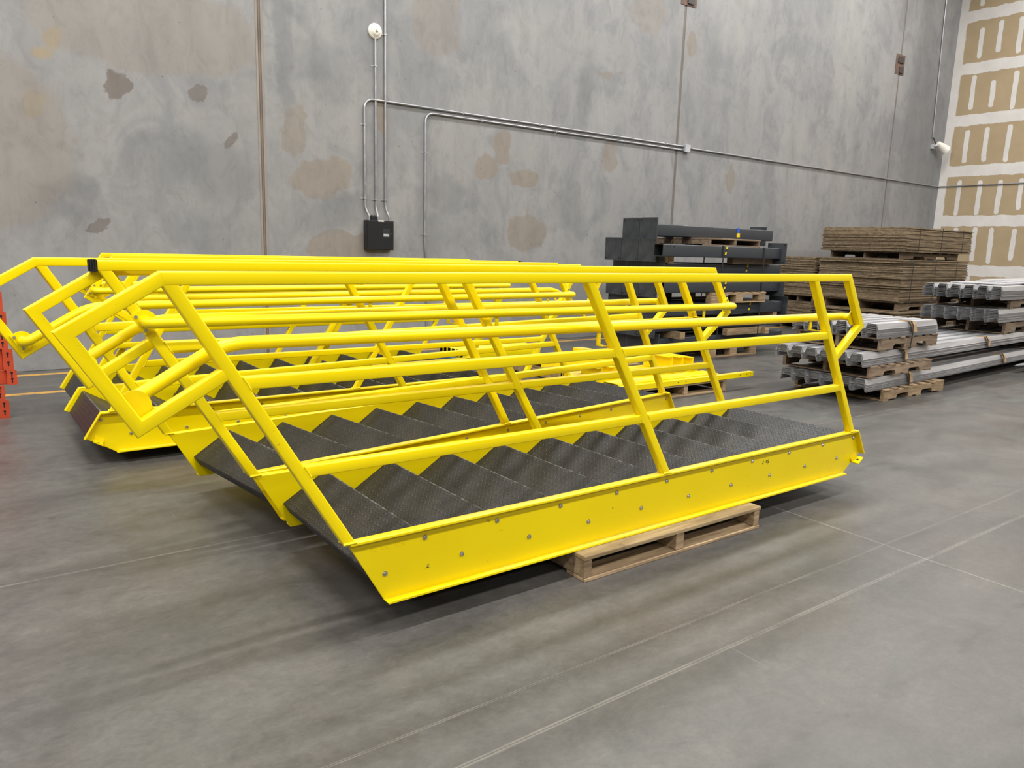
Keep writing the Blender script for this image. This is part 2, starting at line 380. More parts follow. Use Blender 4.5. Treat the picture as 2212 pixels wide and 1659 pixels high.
# ------------------------------------------------------------------ mesh helper
class MB:
    def __init__(self):
        self.v = []; self.f = []; self.mi = []; self.uv = {}
    def add(self, vs, fs, mi=0):
        o = len(self.v)
        self.v += [tuple(p) for p in vs]
        for f in fs:
            self.f.append(tuple(o + i for i in f)); self.mi.append(mi)
        return o
    def box(self, a, b, mi=0, mat=None):
        x0, y0, z0 = a; x1, y1, z1 = b
        vs = [(x0, y0, z0), (x1, y0, z0), (x1, y1, z0), (x0, y1, z0), (x0, y0, z1), (x1, y0, z1), (x1, y1, z1), (x0, y1, z1)]
        if mat: vs = [tuple(mat @ Vector(p)) for p in vs]
        self.add(vs, [(0, 3, 2, 1), (4, 5, 6, 7), (0, 1, 5, 4), (1, 2, 6, 5), (2, 3, 7, 6), (3, 0, 4, 7)], mi)
    def loft(self, rings, closed=True, cap=True, mi=0):
        n = len(rings[0])
        o = self.add([p for r in rings for p in r], [], mi)
        m = n if closed else n - 1
        for i in range(len(rings) - 1):
            for j in range(m):
                a = o + i * n + j; b = o + i * n + (j + 1) % n
                self.f.append((a, b, b + n, a + n)); self.mi.append(mi)
        if cap and closed:
            self.f.append(tuple(o + j for j in reversed(range(n)))); self.mi.append(mi)
            self.f.append(tuple(o + (len(rings) - 1) * n + j for j in range(n))); self.mi.append(mi)
    def prism(self, pts, fn, t0, t1, mi=0):     # closed 2D outline swept between t0 and t1; fn(a, b, t) -> point
        self.loft([[fn(a, b, t0) for a, b in pts], [fn(a, b, t1) for a, b in pts]], mi=mi)
    def pipe(self, pts, r, n=14, cap=True, mi=0):
        pts = [Vector(p) for p in pts]
        rings = []; up = None
        for i, p in enumerate(pts):
            if i == 0: d = pts[1] - p
            elif i == len(pts) - 1: d = p - pts[i - 1]
            else: d = (pts[i + 1] - p).normalized() + (p - pts[i - 1]).normalized()
            d.normalize()
            if up is None:
                up = Vector((0, 0, 1)) if abs(d.z) < 0.9 else Vector((0, 1, 0))
            s = d.cross(up).normalized(); up = s.cross(d).normalized()
            rings.append([tuple(p + (s * math.cos(2 * math.pi * j / n) + up * math.sin(2 * math.pi * j / n)) * r) for j in range(n)])
        self.loft(rings, cap=cap, mi=mi)
    def disc(self, c, ax, r, h, n=20, mi=0, r2=None):
        ax = Vector(ax).normalized()
        s = ax.orthogonal().normalized(); t = ax.cross(s)
        r2 = r if r2 is None else r2
        c = Vector(c)
        ra = [tuple(c + (s * math.cos(2 * math.pi * j / n) + t * math.sin(2 * math.pi * j / n)) * r) for j in range(n)]
        rb = [tuple(c + ax * h + (s * math.cos(2 * math.pi * j / n) + t * math.sin(2 * math.pi * j / n)) * r2) for j in range(n)]
        self.loft([ra, rb], mi=mi)
    def mesh(self, name, mats, smooth=False):
        me = bpy.data.meshes.new(name)
        me.from_pydata(self.v, [], self.f)
        for m in (mats if isinstance(mats, (list, tuple)) else [mats]): me.materials.append(m)
        me.polygons.foreach_set('material_index', self.mi)
        import bmesh
        bm = bmesh.new(); bm.from_mesh(me)
        bmesh.ops.recalc_face_normals(bm, faces=bm.faces)
        bm.to_mesh(me); bm.free()
        if smooth:
            me.polygons.foreach_set('use_smooth', [True] * len(me.polygons))
            me.set_sharp_from_angle(angle=math.radians(40))
        me.update()
        return me
    def build(self, name, mats, parent=None, smooth=False, bevel=0.0):
        o = bpy.data.objects.new(name, self.mesh(name, mats, smooth))
        C.objects.link(o)
        if parent is not None: o.parent = parent
        if bevel:
            bv = o.modifiers.new('bevel', 'BEVEL'); bv.width = bevel; bv.segments = 2; bv.limit_method = 'ANGLE'
            bv.angle_limit = math.radians(50)
        return o

def empty(name, loc=(0, 0, 0), rz=0.0):
    o = bpy.data.objects.new(name, None)
    o.empty_display_size = 0.1
    C.objects.link(o)
    o.location = loc; o.rotation_euler = (0, 0, rz)
    return o

def tag(o, label, cat, group=None, kind=None):
    o['label'] = label; o['category'] = cat
    if group: o['group'] = group
    if kind: o['kind'] = kind
    return o

def struct(o):
    o['kind'] = 'structure'
    return o

def copy_tree(o, parent=None):
    c = o.copy(); C.objects.link(c)
    if parent is not None: c.parent = parent
    for ch in list(o.children):
        copy_tree(ch, c)
    return c

def rsq(h, r=0.005, k=3):       # rounded square outline, half width h
    pts = []
    for sx, sy, a0 in ((1, 1, 0), (-1, 1, 90), (-1, -1, 180), (1, -1, 270)):
        for i in range(k + 1):
            a = math.radians(a0 + 90 * i / k)
            pts.append((sx * (h - r) + r * math.cos(a), sy * (h - r) + r * math.sin(a)))
    return pts

def fillet(pts, rad, n=6):
    pts = [Vector(p) for p in pts]; out = [pts[0]]
    for i in range(1, len(pts) - 1):
        a, b, c = pts[i - 1], pts[i], pts[i + 1]
        u = (a - b).normalized(); w = (c - b).normalized()
        d = min(rad, (a - b).length * 0.49, (c - b).length * 0.49)
        for k in range(n + 1):
            t = k / n
            out.append((b + u * d) * (1 - t) ** 2 + b * 2 * t * (1 - t) + (b + w * d) * t * t)
    out.append(pts[-1])
    return out

# ------------------------------------------------------------------ the setting
XR, YB = 18.9, 8.9
mb = MB(); mb.box((-14, -16, -0.3), (XR + 0.3, YB + 0.3, 0.0)); struct(mb.build('floor', M['floor']))
mb = MB()
joints = (-3.95, 2.93, 9.80, 16.55)
gap = 0.028
edges = [-14.0] + [j for j in joints] + [XR + 0.3]
for i in range(len(edges) - 1):
    a = edges[i] + (gap if i > 0 else 0); b = edges[i + 1] - (gap if i < len(edges) - 2 else 0)
    mb.box((a, YB, 0), (b, YB + 0.2, 9.4))
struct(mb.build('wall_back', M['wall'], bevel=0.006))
for i, j in enumerate(joints):
    mb = MB()
    w = 0.040 if i == 1 else 0.022
    mb.box((j - w - 0.01, YB + 0.008, 0), (j + w + 0.01, YB + 0.05, 9.4))
    if i == 1:
        for dx in (-0.045, 0.012): mb.box((j + dx, YB - 0.004, 0), (j + dx + 0.022, YB + 0.02, 9.4))
        mb.box((j - 0.013, YB + 0.001, 0), (j + 0.004, YB + 0.02, 9.4), 1)
    o = struct(mb.build('trim_%d' % (i + 1), [M['seal'] if i == 1 else M['sealdark'], M['sealdark']]))
mb = MB(); mb.box((XR, -16, 0), (XR + 0.2, YB, 9.4)); struct(mb.build('wall_right', M['drywall']))
mb = MB(); mb.box((-14, -16, 9.4), (XR + 0.3, YB + 0.3, 9.6)); struct(mb.build('ceiling', M['ceiling']))

# ------------------------------------------------------------------ yellow stair sections lying on pallets
TH = math.radians(31.4)
c_, s_ = math.cos(TH), math.sin(TH)
LEAN = math.atan(0.600)
tl = math.tan(LEAN)
WD = 0.945
HW = 0.0195            # half width of the square rail tube
FL = 0.040             # flange depth
PX0, PX1, PX2 = 0.003, 1.576, 3.168   # post base positions on the flange
ZT = 0.26              # stringer depth
TOP = 1.155            # top rail centre line
PITCH = 0.325

def postx(x0, z): return x0 - (z - ZT) * tl

def planar_sweep(mb, path, i0, i1, y, half=HW, hy=None, cut0=None, cut1=None):
    prof = rsq(half)
    hy = half if hy is None else hy
    P = [Vector((p[0], p[1])) for p in path]
    rings = []
    for i in range(i0, i1 + 1):
        if i == 0: d1 = d2 = (P[1] - P[0]).normalized()
        elif i == len(P) - 1: d1 = d2 = (P[i] - P[i - 1]).normalized()
        else: d1 = (P[i] - P[i - 1]).normalized(); d2 = (P[i + 1] - P[i]).normalized()
        n1 = Vector((-d1.y, d1.x)); n2 = Vector((-d2.y, d2.x))
        nm = (n1 + n2).normalized(); nm /= max(0.2, nm.dot(n1))
        rings.append([(P[i].x + nm.x * a, y + b * hy / half, P[i].y + nm.y * a) for a, b in prof])
    mb.loft(rings)

def post(mb, x0, z0, z1, y):
    prof = rsq(HW)
    k = 1 / math.cos(LEAN)
    mb.loft([[(postx(x0, z) + a * k, y + b, z) for a, b in prof] for z in (z0, z1)])

def rail_between(mb, xa, xb, z, y):
    prof = rsq(HW)
    k = 1 / math.cos(LEAN)
    rings = []
    for x0, sgn in ((xa, 1), (xb, -1)):
        rings.append([(postx(x0, z + a) + sgn * HW * k * 0.98, y + b * 0.985, z + a) for a, b in prof])
    mb.loft(rings)

KNEE = (-0.542, TOP); RC = (2.962, TOP)
LTL = (-0.786, 1.010)
LB = (-0.621, 0.737)
RL = (3.139, 0.886)

def on_post(p, d, x0):     # where a loop arm starting at p along d meets a post centre line
    # p + t d : x = postx(x0, z)
    t = (postx(x0, p[1]) - p[0]) / (d[0] + d[1] * tl)
    return (p[0] + t * d[0], p[1] + t * d[1])

def railing(root, y, side, loop, dx=0.0):
    """side=+1: walking side is towards +y (near stringer), -1: towards -y (far stringer)"""
    Y = M['yellow']
    before = set(root.children)
    arm = (math.cos(math.radians(30)), math.sin(math.radians(30)))
    la = on_post(LB, arm, PX0)
    ra = on_post(RL, (-0.80, -0.60), PX2)
    if loop:
        path = [la, LB, LTL, KNEE, RC, RL, ra]
        ik, ir, il = 3, 4, 6
    else:
        path = [(postx(PX0, TOP) - 0.030, TOP), RC, RL, ra]
        ik, ir, il = 0, 1, 3
    mb = MB(); planar_sweep(mb, path, ik, ir, y); top = mb.build('top_rail', Y, root, True)
    if loop:
        mb = MB(); planar_sweep(mb, path, 0, ik, y, hy=HW * 0.985); mb.build('end_loop', Y, root, True)
    else:
        mb = MB()
        x = path[0][0]
        for k in range(4): mb.box((x - 0.012 - 0.0 + k * 0.0, y - 0.0205, TOP - 0.0205), (x + 0.016, y + 0.0205, TOP + 0.0205))
        for k in range(3): mb.box((x - 0.008 + k * 0.008, y - 0.0225, TOP - 0.0225), (x - 0.004 + k * 0.008, y + 0.0225, TOP + 0.0225))
        o = mb.build('end_cap', M['black'], top); o['label'] = 'black plastic end cap'
    mb = MB(); planar_sweep(mb, path, ir, il, y, hy=HW * 0.985); mb.build('end_loop', Y, root, True)
    for px in (PX0, PX1, PX2):
        mb = MB(); post(mb, px, ZT, TOP - HW * 0.97, y)
        # weld bead at the foot
        for sgn in (-1, 1):
            mb.pipe([(postx(px, ZT) - 0.024, y + sgn * 0.0195, ZT + 0.003), (postx(px, ZT) + 0.024, y + sgn * 0.0195, ZT + 0.003)], 0.005, 6)
        po = mb.build('post', Y, root, True)
    for nm, z in (('mid_rail', 0.842), ('lower_rail', 0.538)):
        for xa, xb in ((PX0, PX1), (PX1, PX2)):
            mb = MB(); rail_between(mb, xa, xb, z, y)
            for x0, sgn in ((xa, 1), (xb, -1)):    # weld beads
                k = 1 / math.cos(LEAN)
                for yy in (-0.017, 0.017):
                    mb.pipe([(postx(x0, z - 0.02) + sgn * HW * k, y + yy, z - 0.02), (postx(x0, z) + sgn * (HW * k + 0.002), y + yy, z), (postx(x0, z + 0.02) + sgn * HW * k, y + yy, z + 0.02)], 0.0042, 6)
            mb.build(nm, Y, root, True)
    # round handrail on the walking side
    yh = y + side * 0.092; hz = 0.945; hr_ = 0.930; R0 = 0.0215
    xe = 3.102
    if loop:
        q = Vector((-0.625, 0, 0.797)); b = Vector((-0.357, 0, hz))
        pts = [(q.x, y + side * 0.024, q.z), (q.x, yh, q.z), (b.x, yh, hz + 0.006), (xe, yh, hr_), (xe, y + side * 0.022, hr_)]
        pc = (q.x, q.z)
    else:
        xs = postx(PX0, hz) + 0.006
        pts = [(xs, y + side * 0.022, hz), (xs, yh, hz), (xe, yh, hr_), (xe, y + side * 0.022, hr_)]
        pc = (xs, hz)
    mb = MB(); mb.pipe(fillet(pts, 0.075, 7), R0, 18); hr = mb.build('handrail', Y, root, True)
    def plate(cx, cz, rot, name='mounting_plate'):
        mb = MB()
        n = 18; ol = []
        for j in range(n + 1):
            a = -math.pi / 2 + math.pi * j / n
            ol.append((0.045 * math.cos(a), 0.045 * math.sin(a)))
        ol += [(-0.028, 0.045), (-0.028, -0.045)]
        ca, sa = math.cos(rot), math.sin(rot)
        f = lambda a, b, t: (cx + a * ca - b * sa, t, cz + a * sa + b * ca)
        mb.prism(ol, f, y + side * (HW + 0.0005), y + side * (HW + 0.0075))
        p = mb.build(name, Y, hr, True)
        return f
    for (cx, cz, rot) in ((pc[0], pc[1], LEAN), (xe, hr_, LEAN + math.pi)):
        f = plate(cx, cz, rot)
        for b in (-0.031, 0.031):
            mbb = MB(); mbb.disc(f(-0.016, b, y + side * (HW + 0.007)), (0, side, 0), 0.007, 0.005, 10)
            mbb.build('plate_bolt', M['bolt'], hr, True)
    for px in ((PX0, PX1, PX2) if loop else (PX1, PX2)):
        mb = MB()
        xb = postx(px, hz) + 0.040
        mb.box((xb - 0.011, yh - 0.003, hz - 0.078), (xb + 0.011, yh + 0.003, hz - R0 - 0.002))
        ya, yb_ = sorted((y + side * HW * 0.9, yh + side * 0.003))
        mb.box((xb - 0.011, ya, hz - 0.084), (xb + 0.011, yb_, hz - 0.078))
        mb.build('handrail_bracket', Y, hr, False, 0.002)
    for ch in root.children:
        if ch not in before: ch.location.x += dx

def stringer(root, near, bolts, clip):
    Y = M['yellow']
    if near: ys = (0.0, FL)           # open channel faces -y
    else: ys = (WD, WD - FL)
    yo, yw = ys
    sg = 1 if near else -1
    t = 0.009
    x_bl = 0.150; x_ch = 3.150; xe1 = 3.330; ze1 = 0.105
    out = [(0.0, ZT), (x_bl, 0.0), (x_ch + 0.010, 0.0), (xe1 - 0.078, 0.060), (xe1, ze1), (3.234, ZT)]
    mb = MB()
    mb.prism(out, lambda a, b, tt: (a, tt, b), yw, yw - sg * 0.008)
    yw2 = yw - sg * 0.004
    mb.prism([(0.0, ZT), (0.0065, ZT - 0.011), (3.238, ZT - 0.011), (3.234, ZT)], lambda a, b, tt: (a, tt, b), yo, yw2)
    mb.prism([(x_bl - 0.006, 0.011), (x_bl, 0.0), (x_ch + 0.012, 0.0), (x_ch - 0.004, 0.011)], lambda a, b, tt: (a, tt, b), yo, yw2)
    # end plate along the plumb cut
    mb.prism([(3.230, ZT), (3.238, ZT + 0.0002), (xe1 + 0.004, ze1), (xe1 - 0.004, ze1 - 0.002)], lambda a, b, tt: (a, tt, b), yo, yw2)
    o = mb.build('stringer', Y, root, False, 0.0025)
    for k in range(10 if bolts else 0):
        for bx, bz in ((0.311, 0.210), (0.149, 0.108)):
            b = MB()
            p = (bx + PITCH * k, yw - sg * 0.008, bz)
            b.disc(p, (0, -sg, 0), 0.0098, 0.003, 16)
            b.disc((p[0], p[1] - sg * 0.003, p[2]), (0, -sg, 0), 0.0086, 0.006, 16, r2=0.005)
            b.build('bolt', M['bolt'], o, True)
    if clip:
        cm = MB()
        ux = Vector((math.cos(TH), 0, math.sin(TH)))
        q = Vector((3.268, 0, 0.074))
        vert = [(q.x - 0.034 * c_, q.z - 0.034 * s_), (q.x + 0.024 * c_, q.z + 0.024 * s_), (q.x + 0.024 * c_ - 0.030 * s_, q.z + 0.024 * s_ + 0.030 * c_), (q.x - 0.034 * c_ - 0.030 * s_, q.z - 0.034 * s_ + 0.030 * c_)]
        cm.prism(vert, lambda a, b, tt: (a, tt, b), yw - sg * 0.007, yw - sg * 0.017)
        hor = [(q.x - 0.034 * c_, q.z - 0.034 * s_), (q.x + 0.024 * c_, q.z + 0.024 * s_), (q.x + 0.024 * c_ - 0.008 * s_, q.z + 0.024 * s_ + 0.008 * c_), (q.x - 0.034 * c_ - 0.008 * s_, q.z - 0.034 * s_ + 0.008 * c_)]
        cm.prism(hor, lambda a, b, tt: (a, tt, b), yw - sg * 0.007, yw - sg * 0.058)
        hc = q + Vector((-0.006 * c_ - 0.0085 * s_, yw - sg * 0.038, -0.006 * s_ + 0.0085 * c_))
        cm.disc(hc, (-s_, 0, c_), 0.007, 0.0006, 14, 1)
        cm.build('anchor_clip', [Y, M['hole']], o, False, 0.0015)
    return o

tread_mesh = {}
def tread(root, k):
    first, last = k == 0, k == 9
    key = 0 if first else (2 if last else 1)
    if key not in tread_mesh:
        r = 0.236 if first else 0.2745
        lip = 0.172 if last else 0.098
        N = (0.2925, 0.240)
        B = (N[0] - r * c_, N[1] - r * s_)
        if first: pts = [(B[0] + 0.056 * s_, B[1] - 0.056 * c_), B, N, (N[0] + lip * s_, N[1] - lip * c_)]
        else: pts = [(B[0] - 0.082 * s_ + 0.004, B[1] + 0.082 * c_), (B[0] + 0.004, B[1]), N, (N[0] + lip * s_, N[1] - lip * c_)]
        # round the two bends a little
        f = fillet([(p[0], 0, p[1]) for p in pts], 0.007, 4)
        pts = [(p.x, p.z) for p in f]
        y0, y1 = FL + 0.0005, WD - FL - 0.0005
        me = bpy.data.meshes.new('tread')
        n = len(pts); vs = []; fs = []; uvs = []
        acc = [0.0]
        for i in range(1, n): acc.append(acc[-1] + math.hypot(pts[i][0] - pts[i - 1][0], pts[i][1] - pts[i - 1][1]))
        jn = min(range(n), key=lambda i: (pts[i][0] - N[0]) ** 2 + (pts[i][1] - N[1]) ** 2)
        acc = [q - acc[jn] for q in acc]
        nrm = []
        for i in range(n):
            a = pts[max(0, i - 1)]; b = pts[min(n - 1, i + 1)]
            d = Vector((b[0] - a[0], b[1] - a[1])).normalized(); nrm.append((d.y, -d.x))
        for i in range(n):
            for yy in (y0, y1): vs.append((pts[i][0], yy, pts[i][1]))
        for i in range(n):
            for yy in (y0, y1): vs.append((pts[i][0] + nrm[i][0] * 0.005, yy, pts[i][1] + nrm[i][1] * 0.005))
        o2 = 2 * n
        uvl = []
        def face(idx, uv):
            fs.append(idx); uvl.extend(uv)
        for i in range(n - 1):
            a, b = 2 * i, 2 * i + 1
            face((a, b, b + 2, a + 2), [(acc[i], y0), (acc[i], y1), (acc[i + 1], y1), (acc[i + 1], y0)])
            face((o2 + a, o2 + a + 2, o2 + b + 2, o2 + b), [(acc[i], y0), (acc[i + 1], y0), (acc[i + 1], y1), (acc[i], y1)])
            for q in (0, 1):
                x = a + q
                face((x, x + 2, o2 + x + 2, o2 + x), [(0.05, 0)] * 4)
        for i in (0, n - 1):
            a, b = 2 * i, 2 * i + 1
            face((a, b, o2 + b, o2 + a), [(0.05, 0)] * 4)
        me.from_pydata(vs, [], fs)
        ul = me.uv_layers.new(name='UVMap')
        flat = [c for uv in uvl for c in uv]
        ul.data.foreach_set('uv', flat)
        me.materials.append(M['checker'])
        me.polygons.foreach_set('use_smooth', [True] * len(me.polygons))
        me.set_sharp_from_angle(angle=math.radians(35))
        tread_mesh[key] = me
    o = bpy.data.objects.new('tread', tread_mesh[key])
    C.objects.link(o); o.parent = root
    o.location = (PITCH * k, 0, 0)
    return o

def staircase(loc, rz, near_loop, far_loop, label, bolts=(True, True), clips=True, far_dx=0.0):
    root = empty('staircase', loc, rz)
    tag(root, label, 'stairs', 'yellow steel stair sections lying on pallets')
    st = stringer(root, True, bolts[0], clips)
    sf = stringer(root, False, bolts[1], clips)
    sf.location.x += far_dx
    for k in range(10): o = tread(root, k)
    railing(root, 0.0198, 1, near_loop)
    railing(root, WD - 0.0198, -1, far_loop, far_dx)
    return root, st, sf

ZB = 0.122
s1, st1, sf1 = staircase((0.997, 2.252, 0.117), math.radians(0.3), True, False,
    'yellow steel staircase section with black diamond plate treads, nearest to the camera', (True, False), True, -0.026)
s2, st2, sf2 = staircase((0.986, 3.268, 0.098), math.radians(7.9), True, True,
    'yellow staircase section turned slightly, right behind the front one and sloping the same way', (True, False), True, -0.03)
s3, st3, sf3 = staircase((3.853, 5.965, 0.073), math.radians(180.56), False, True,
    'yellow staircase section facing the other way, third back, showing its black risers', (False, True))
s4, st4, sf4 = staircase((3.92, 6.94, 0.063), math.radians(180.6), True, False,
    'rearmost yellow staircase section, closest to the concrete wall', (False, False))

# writing on the front stringer: a felt-pen number standing on its head and a raised mill mark
def strokes(mb, glyphs, origin, h, adv, slant, thick, y, depth, flip=False):
    """glyph strokes in a unit box -> thin raised bars on the web face"""
    ox, oz = origin
    w = h * 0.6
    cur = 0.0
    for g in glyphs:
        for line in g:
            for (a, b), (c, d) in zip(line, line[1:]):
                p = [cur + a * w + slant * b * h, b * h]; q = [cur + c * w + slant * d * h, d * h]
                if flip: p = [-p[0], -p[1]]; q = [-q[0], -q[1]]
                P = Vector((ox + p[0], 0, oz + p[1])); Q = Vector((ox + q[0], 0, oz + q[1]))
                dd = (Q - P)
                if dd.length < 1e-6: continue
                n = Vector((-dd.z, 0, dd.x)).normalized() * thick / 2
                e = dd.normalized() * thick * 0.4
                vs = []
                for yy in (y, y - depth):
                    for s in (P - e + n, Q + e + n, Q + e - n, P - e - n): vs.append((s.x, yy, s.z))
                mb.add(vs, [(0, 1, 2, 3), (7, 6, 5, 4), (0, 4, 5, 1), (1, 5, 6, 2), (2, 6, 7, 3), (3, 7, 4, 0)])
        cur += adv * w
G5 = [[(0.95, 1), (0.15, 1), (0.1, 0.55), (0.6, 0.6), (0.9, 0.35), (0.7, 0.02), (0.1, 0.0)]]
G0 = [[(0.5, 0.8), (0.15, 0.6), (0.15, 0.2), (0.5, 0.02), (0.85, 0.2), (0.85, 0.6), (0.5, 0.8)]]
GD = [[(0.1, 0.45), (0.8, 0.45)]]
G7 = [[(0.0, 0.95), (0.75, 1.0), (0.9, 0.9), (0.35, 0.0)]]
YW = FL - 0.008
mb = MB()
strokes(mb, [G5, G0, GD, G7], (2.408, 0.196), 0.017, 1.45, 0.10, 0.0032, YW, 0.0006, flip=True)
o = mb.build('pen_mark', M['ink'], st1); o['label'] = 'black handwritten 50-7 upside down'
GG = [[(0.9, 0.85), (0.5, 1), (0.1, 0.75), (0.1, 0.25), (0.5, 0), (0.9, 0.2), (0.9, 0.5), (0.5, 0.5)]]
G2 = [[(0.1, 0.8), (0.5, 1), (0.85, 0.75), (0.1, 0.0), (0.9, 0.0)]]
GC = [[(0.9, 0.85), (0.5, 1), (0.1, 0.75), (0.1, 0.25), (0.5, 0), (0.9, 0.15)]]
GV = [[(0.05, 1), (0.45, 0), (0.9, 1)]]
GL = [[(0.15, 1), (0.15, 0), (0.8, 0)]]
GU = [[(0.1, 1), (0.1, 0.2), (0.45, 0), (0.85, 0.2), (0.85, 1)]]
GS = [[(0.85, 0.85), (0.5, 1), (0.15, 0.8), (0.2, 0.58), (0.8, 0.42), (0.85, 0.2), (0.5, 0), (0.1, 0.15)]]
GA = [[(0.05, 0), (0.45, 1), (0.9, 0)], [(0.2, 0.35), (0.72, 0.35)]]
mb = MB()
strokes(mb, [GG, G2, [], GC, GV, GL, [], GU, GS, GA], (0.095, 0.200), 0.020, 1.14, 0.0, 0.0024, YW, 0.0009)
mb.build('mill_mark', M['yellow'], st1, False, 0.0006)

# ------------------------------------------------------------------ pallets
def board(name, a, b, mat, parent, bevel=0.003):
    mb = MB(); mb.box(a, b)
    return mb.build(name, mat, parent, False, bevel)

def notched(parent, x0, x1, y, w, z0, z1, mat):
    L = x1 - x0
    pts = [(x0, z0)]
    for f in (0.20, 0.60):
        a = x0 + L * f; b = x0 + L * (f + 0.20); d = (z1 - z0) * 0.46
        pts += [(a, z0), (a + 0.012, z0 + d * 0.7), (a + 0.035, z0 + d), (b - 0.035, z0 + d), (b - 0.012, z0 + d * 0.7), (b, z0)]
    pts += [(x1, z0), (x1, z1), (x0, z1)]
    mb = MB(); mb.prism(pts, lambda a, b, t: (a, t, b), y, y + w)
    return mb.build('stringer', mat, parent, False, 0.003)

def pallet(loc, rz, L, W, Hh, style, mat, label, group='wooden pallets', seed=0):
    rnd = random.Random(seed)
    root = empty('pallet', loc, rz); tag(root, label, 'pallet', group)
    tb = 0.016
    if style == 'notched':            # notched stringers along x, deck boards along y
        for y in (0.0, W / 2 - 0.019, W - 0.038): notched(root, 0, L, y, 0.038, tb * 0.8, Hh - tb, mat)
        n = 7
        for i in range(n):
            w = 0.089 + (0.05 if i in (0, n - 1) else 0)
            x = (L - w) * i / (n - 1)
            board('top_board', (x, -0.004 + rnd.uniform(-.006, .006), Hh - tb), (x + w, W + 0.004 + rnd.uniform(-.006, .006), Hh), mat, root)
        for i in range(4):
            x = (L - 0.1) * (0, 0.42, 0.58, 1)[i]
            board('bottom_board', (x, 0, 0), (x + 0.1, W, tb * 0.8), mat, root)
    elif style == 'ply':              # stringers along y, one plywood deck, bottom boards along x
        tp = 0.020
        for x in (0.0, L / 2 - 0.03, L - 0.045): board('stringer', (x, 0.004, tb), (x + 0.042 + (0.012 if x and x < L - 0.1 else 0), W - 0.004, Hh - tp), mat, root, 0.004)
        board('deck_panel', (-0.004, 0, Hh - tp), (L + 0.004, W, Hh), M['ply'] if mat is M['wood'] else mat, root, 0.004)
        for y in (0.0, W / 2 - 0.06, W - 0.12): board('bottom_board', (0, y, 0), (L, y + 0.12, tb), mat, root)
    elif style == 'slat':             # stringers along y, slats along x
        for x in (0.0, L / 2 - 0.02, L - 0.04): board('stringer', (x, 0.0, tb), (x + 0.04, W, Hh - tb), mat, root)
        for i in range(7):
            y = (W - 0.1) * i / 6
            board('top_board', (0, y, Hh - tb), (L, y + 0.1, Hh), mat, root)
        for y in (0.0, W / 2 - 0.05, W - 0.1): board('bottom_board', (0, y, 0), (L, y + 0.1, tb), mat, root)
    else:                             # nine-block pallet, deck boards along y
        for x in (0.0, L / 2 - 0.07, L - 0.15):
            for y in (0.0, W / 2 - 0.05, W - 0.1): board('block', (x, y, tb), (x + 0.145, y + 0.1, Hh - 2 * tb), mat, root)
        for y in (0.0, W / 2 - 0.05, W - 0.1):
            board('stringer_board', (0, y, Hh - 2 * tb), (L, y + 0.1, Hh - tb), mat, root)
            board('bottom_board', (0, y, 0), (L, y + 0.1, tb), mat, root)
        for i in range(7):
            x = (L - 0.1) * i / 6 + rnd.uniform(-.008, .008) * (0 < i < 6)
            board('top_board', (x, rnd.uniform(-.012, .004), Hh - tb), (x + 0.1, W, Hh), mat, root)
    return root

pallet((2.030, 2.195, 0), 0, 1.195, 1.0, 0.1165, 'ply', M['wood'], 'plywood-topped pallet under the front yellow staircase, jutting out at its near side', seed=1)
pallet((1.95, 3.44, 0), math.radians(8.8), 1.195, 0.86, 0.0975, 'ply', M['wood'], 'pallet carrying the second yellow staircase from the camera', seed=2)
pallet((1.6, 5.06, 0), 0, 1.195, 0.88, 0.0725, 'ply', M['wood'], 'pallet carrying the third yellow staircase from the camera', seed=3)
pallet((1.6, 6.10, 0), 0, 1.195, 0.84, 0.0625, 'ply', M['wood'], 'pallet carrying the rearmost yellow staircase near the wall', seed=4)

# ------------------------------------------------------------------ dark grey steel columns stacked on pallets
TUBE = 0.150
def hollow_tube(mb, x0, x1, y, z, wy, wz, t=0.008, open0=True, open1=True):
    o = [(-wy / 2, -wz / 2), (wy / 2, -wz / 2), (wy / 2, wz / 2), (-wy / 2, wz / 2)]
    def ol(h, r):
        pts = []
        for sy, sz, a0 in ((1, 1, 0), (-1, 1, 90), (-1, -1, 180), (1, -1, 270)):
            for i in range(4):
                a = math.radians(a0 + 30 * i)
                pts.append((sy * (wy / 2 - h - r) + r * math.cos(a), sz * (wz / 2 - h - r) + r * math.sin(a)))
        return pts
    A = ol(0, 0.012); B = ol(t, 0.006)
    n = len(A)
    rings = [[(x, y + a, z + b) for a, b in A] for x in (x0, x1)] + [[(x, y + a, z + b) for a, b in B] for x in (x1, x0)]
    mb.loft(rings[:2], cap=False); mb.loft(rings[2:4], cap=False, mi=1); mb.loft(rings[1:3], cap=False); mb.loft([rings[3], rings[0]], cap=False)  # inner faces get a black slot: the dark of the bore put into colour

def plate_mesh(mb, x, y, z, w, h, t=0.016, face=-1):
    mb.box((x, y - w / 2, z - h / 2), (x + t, y + w / 2, z + h / 2), 0)
    xf = x if face < 0 else x + t
    for dy in (-1, 1):
        for dz in (-1, 1):
            mb.disc((xf, y + dy * (w / 2 - 0.026), z + dz * (h / 2 - 0.026)), (face, 0, 0), 0.0105, 0.0008, 12, 1)

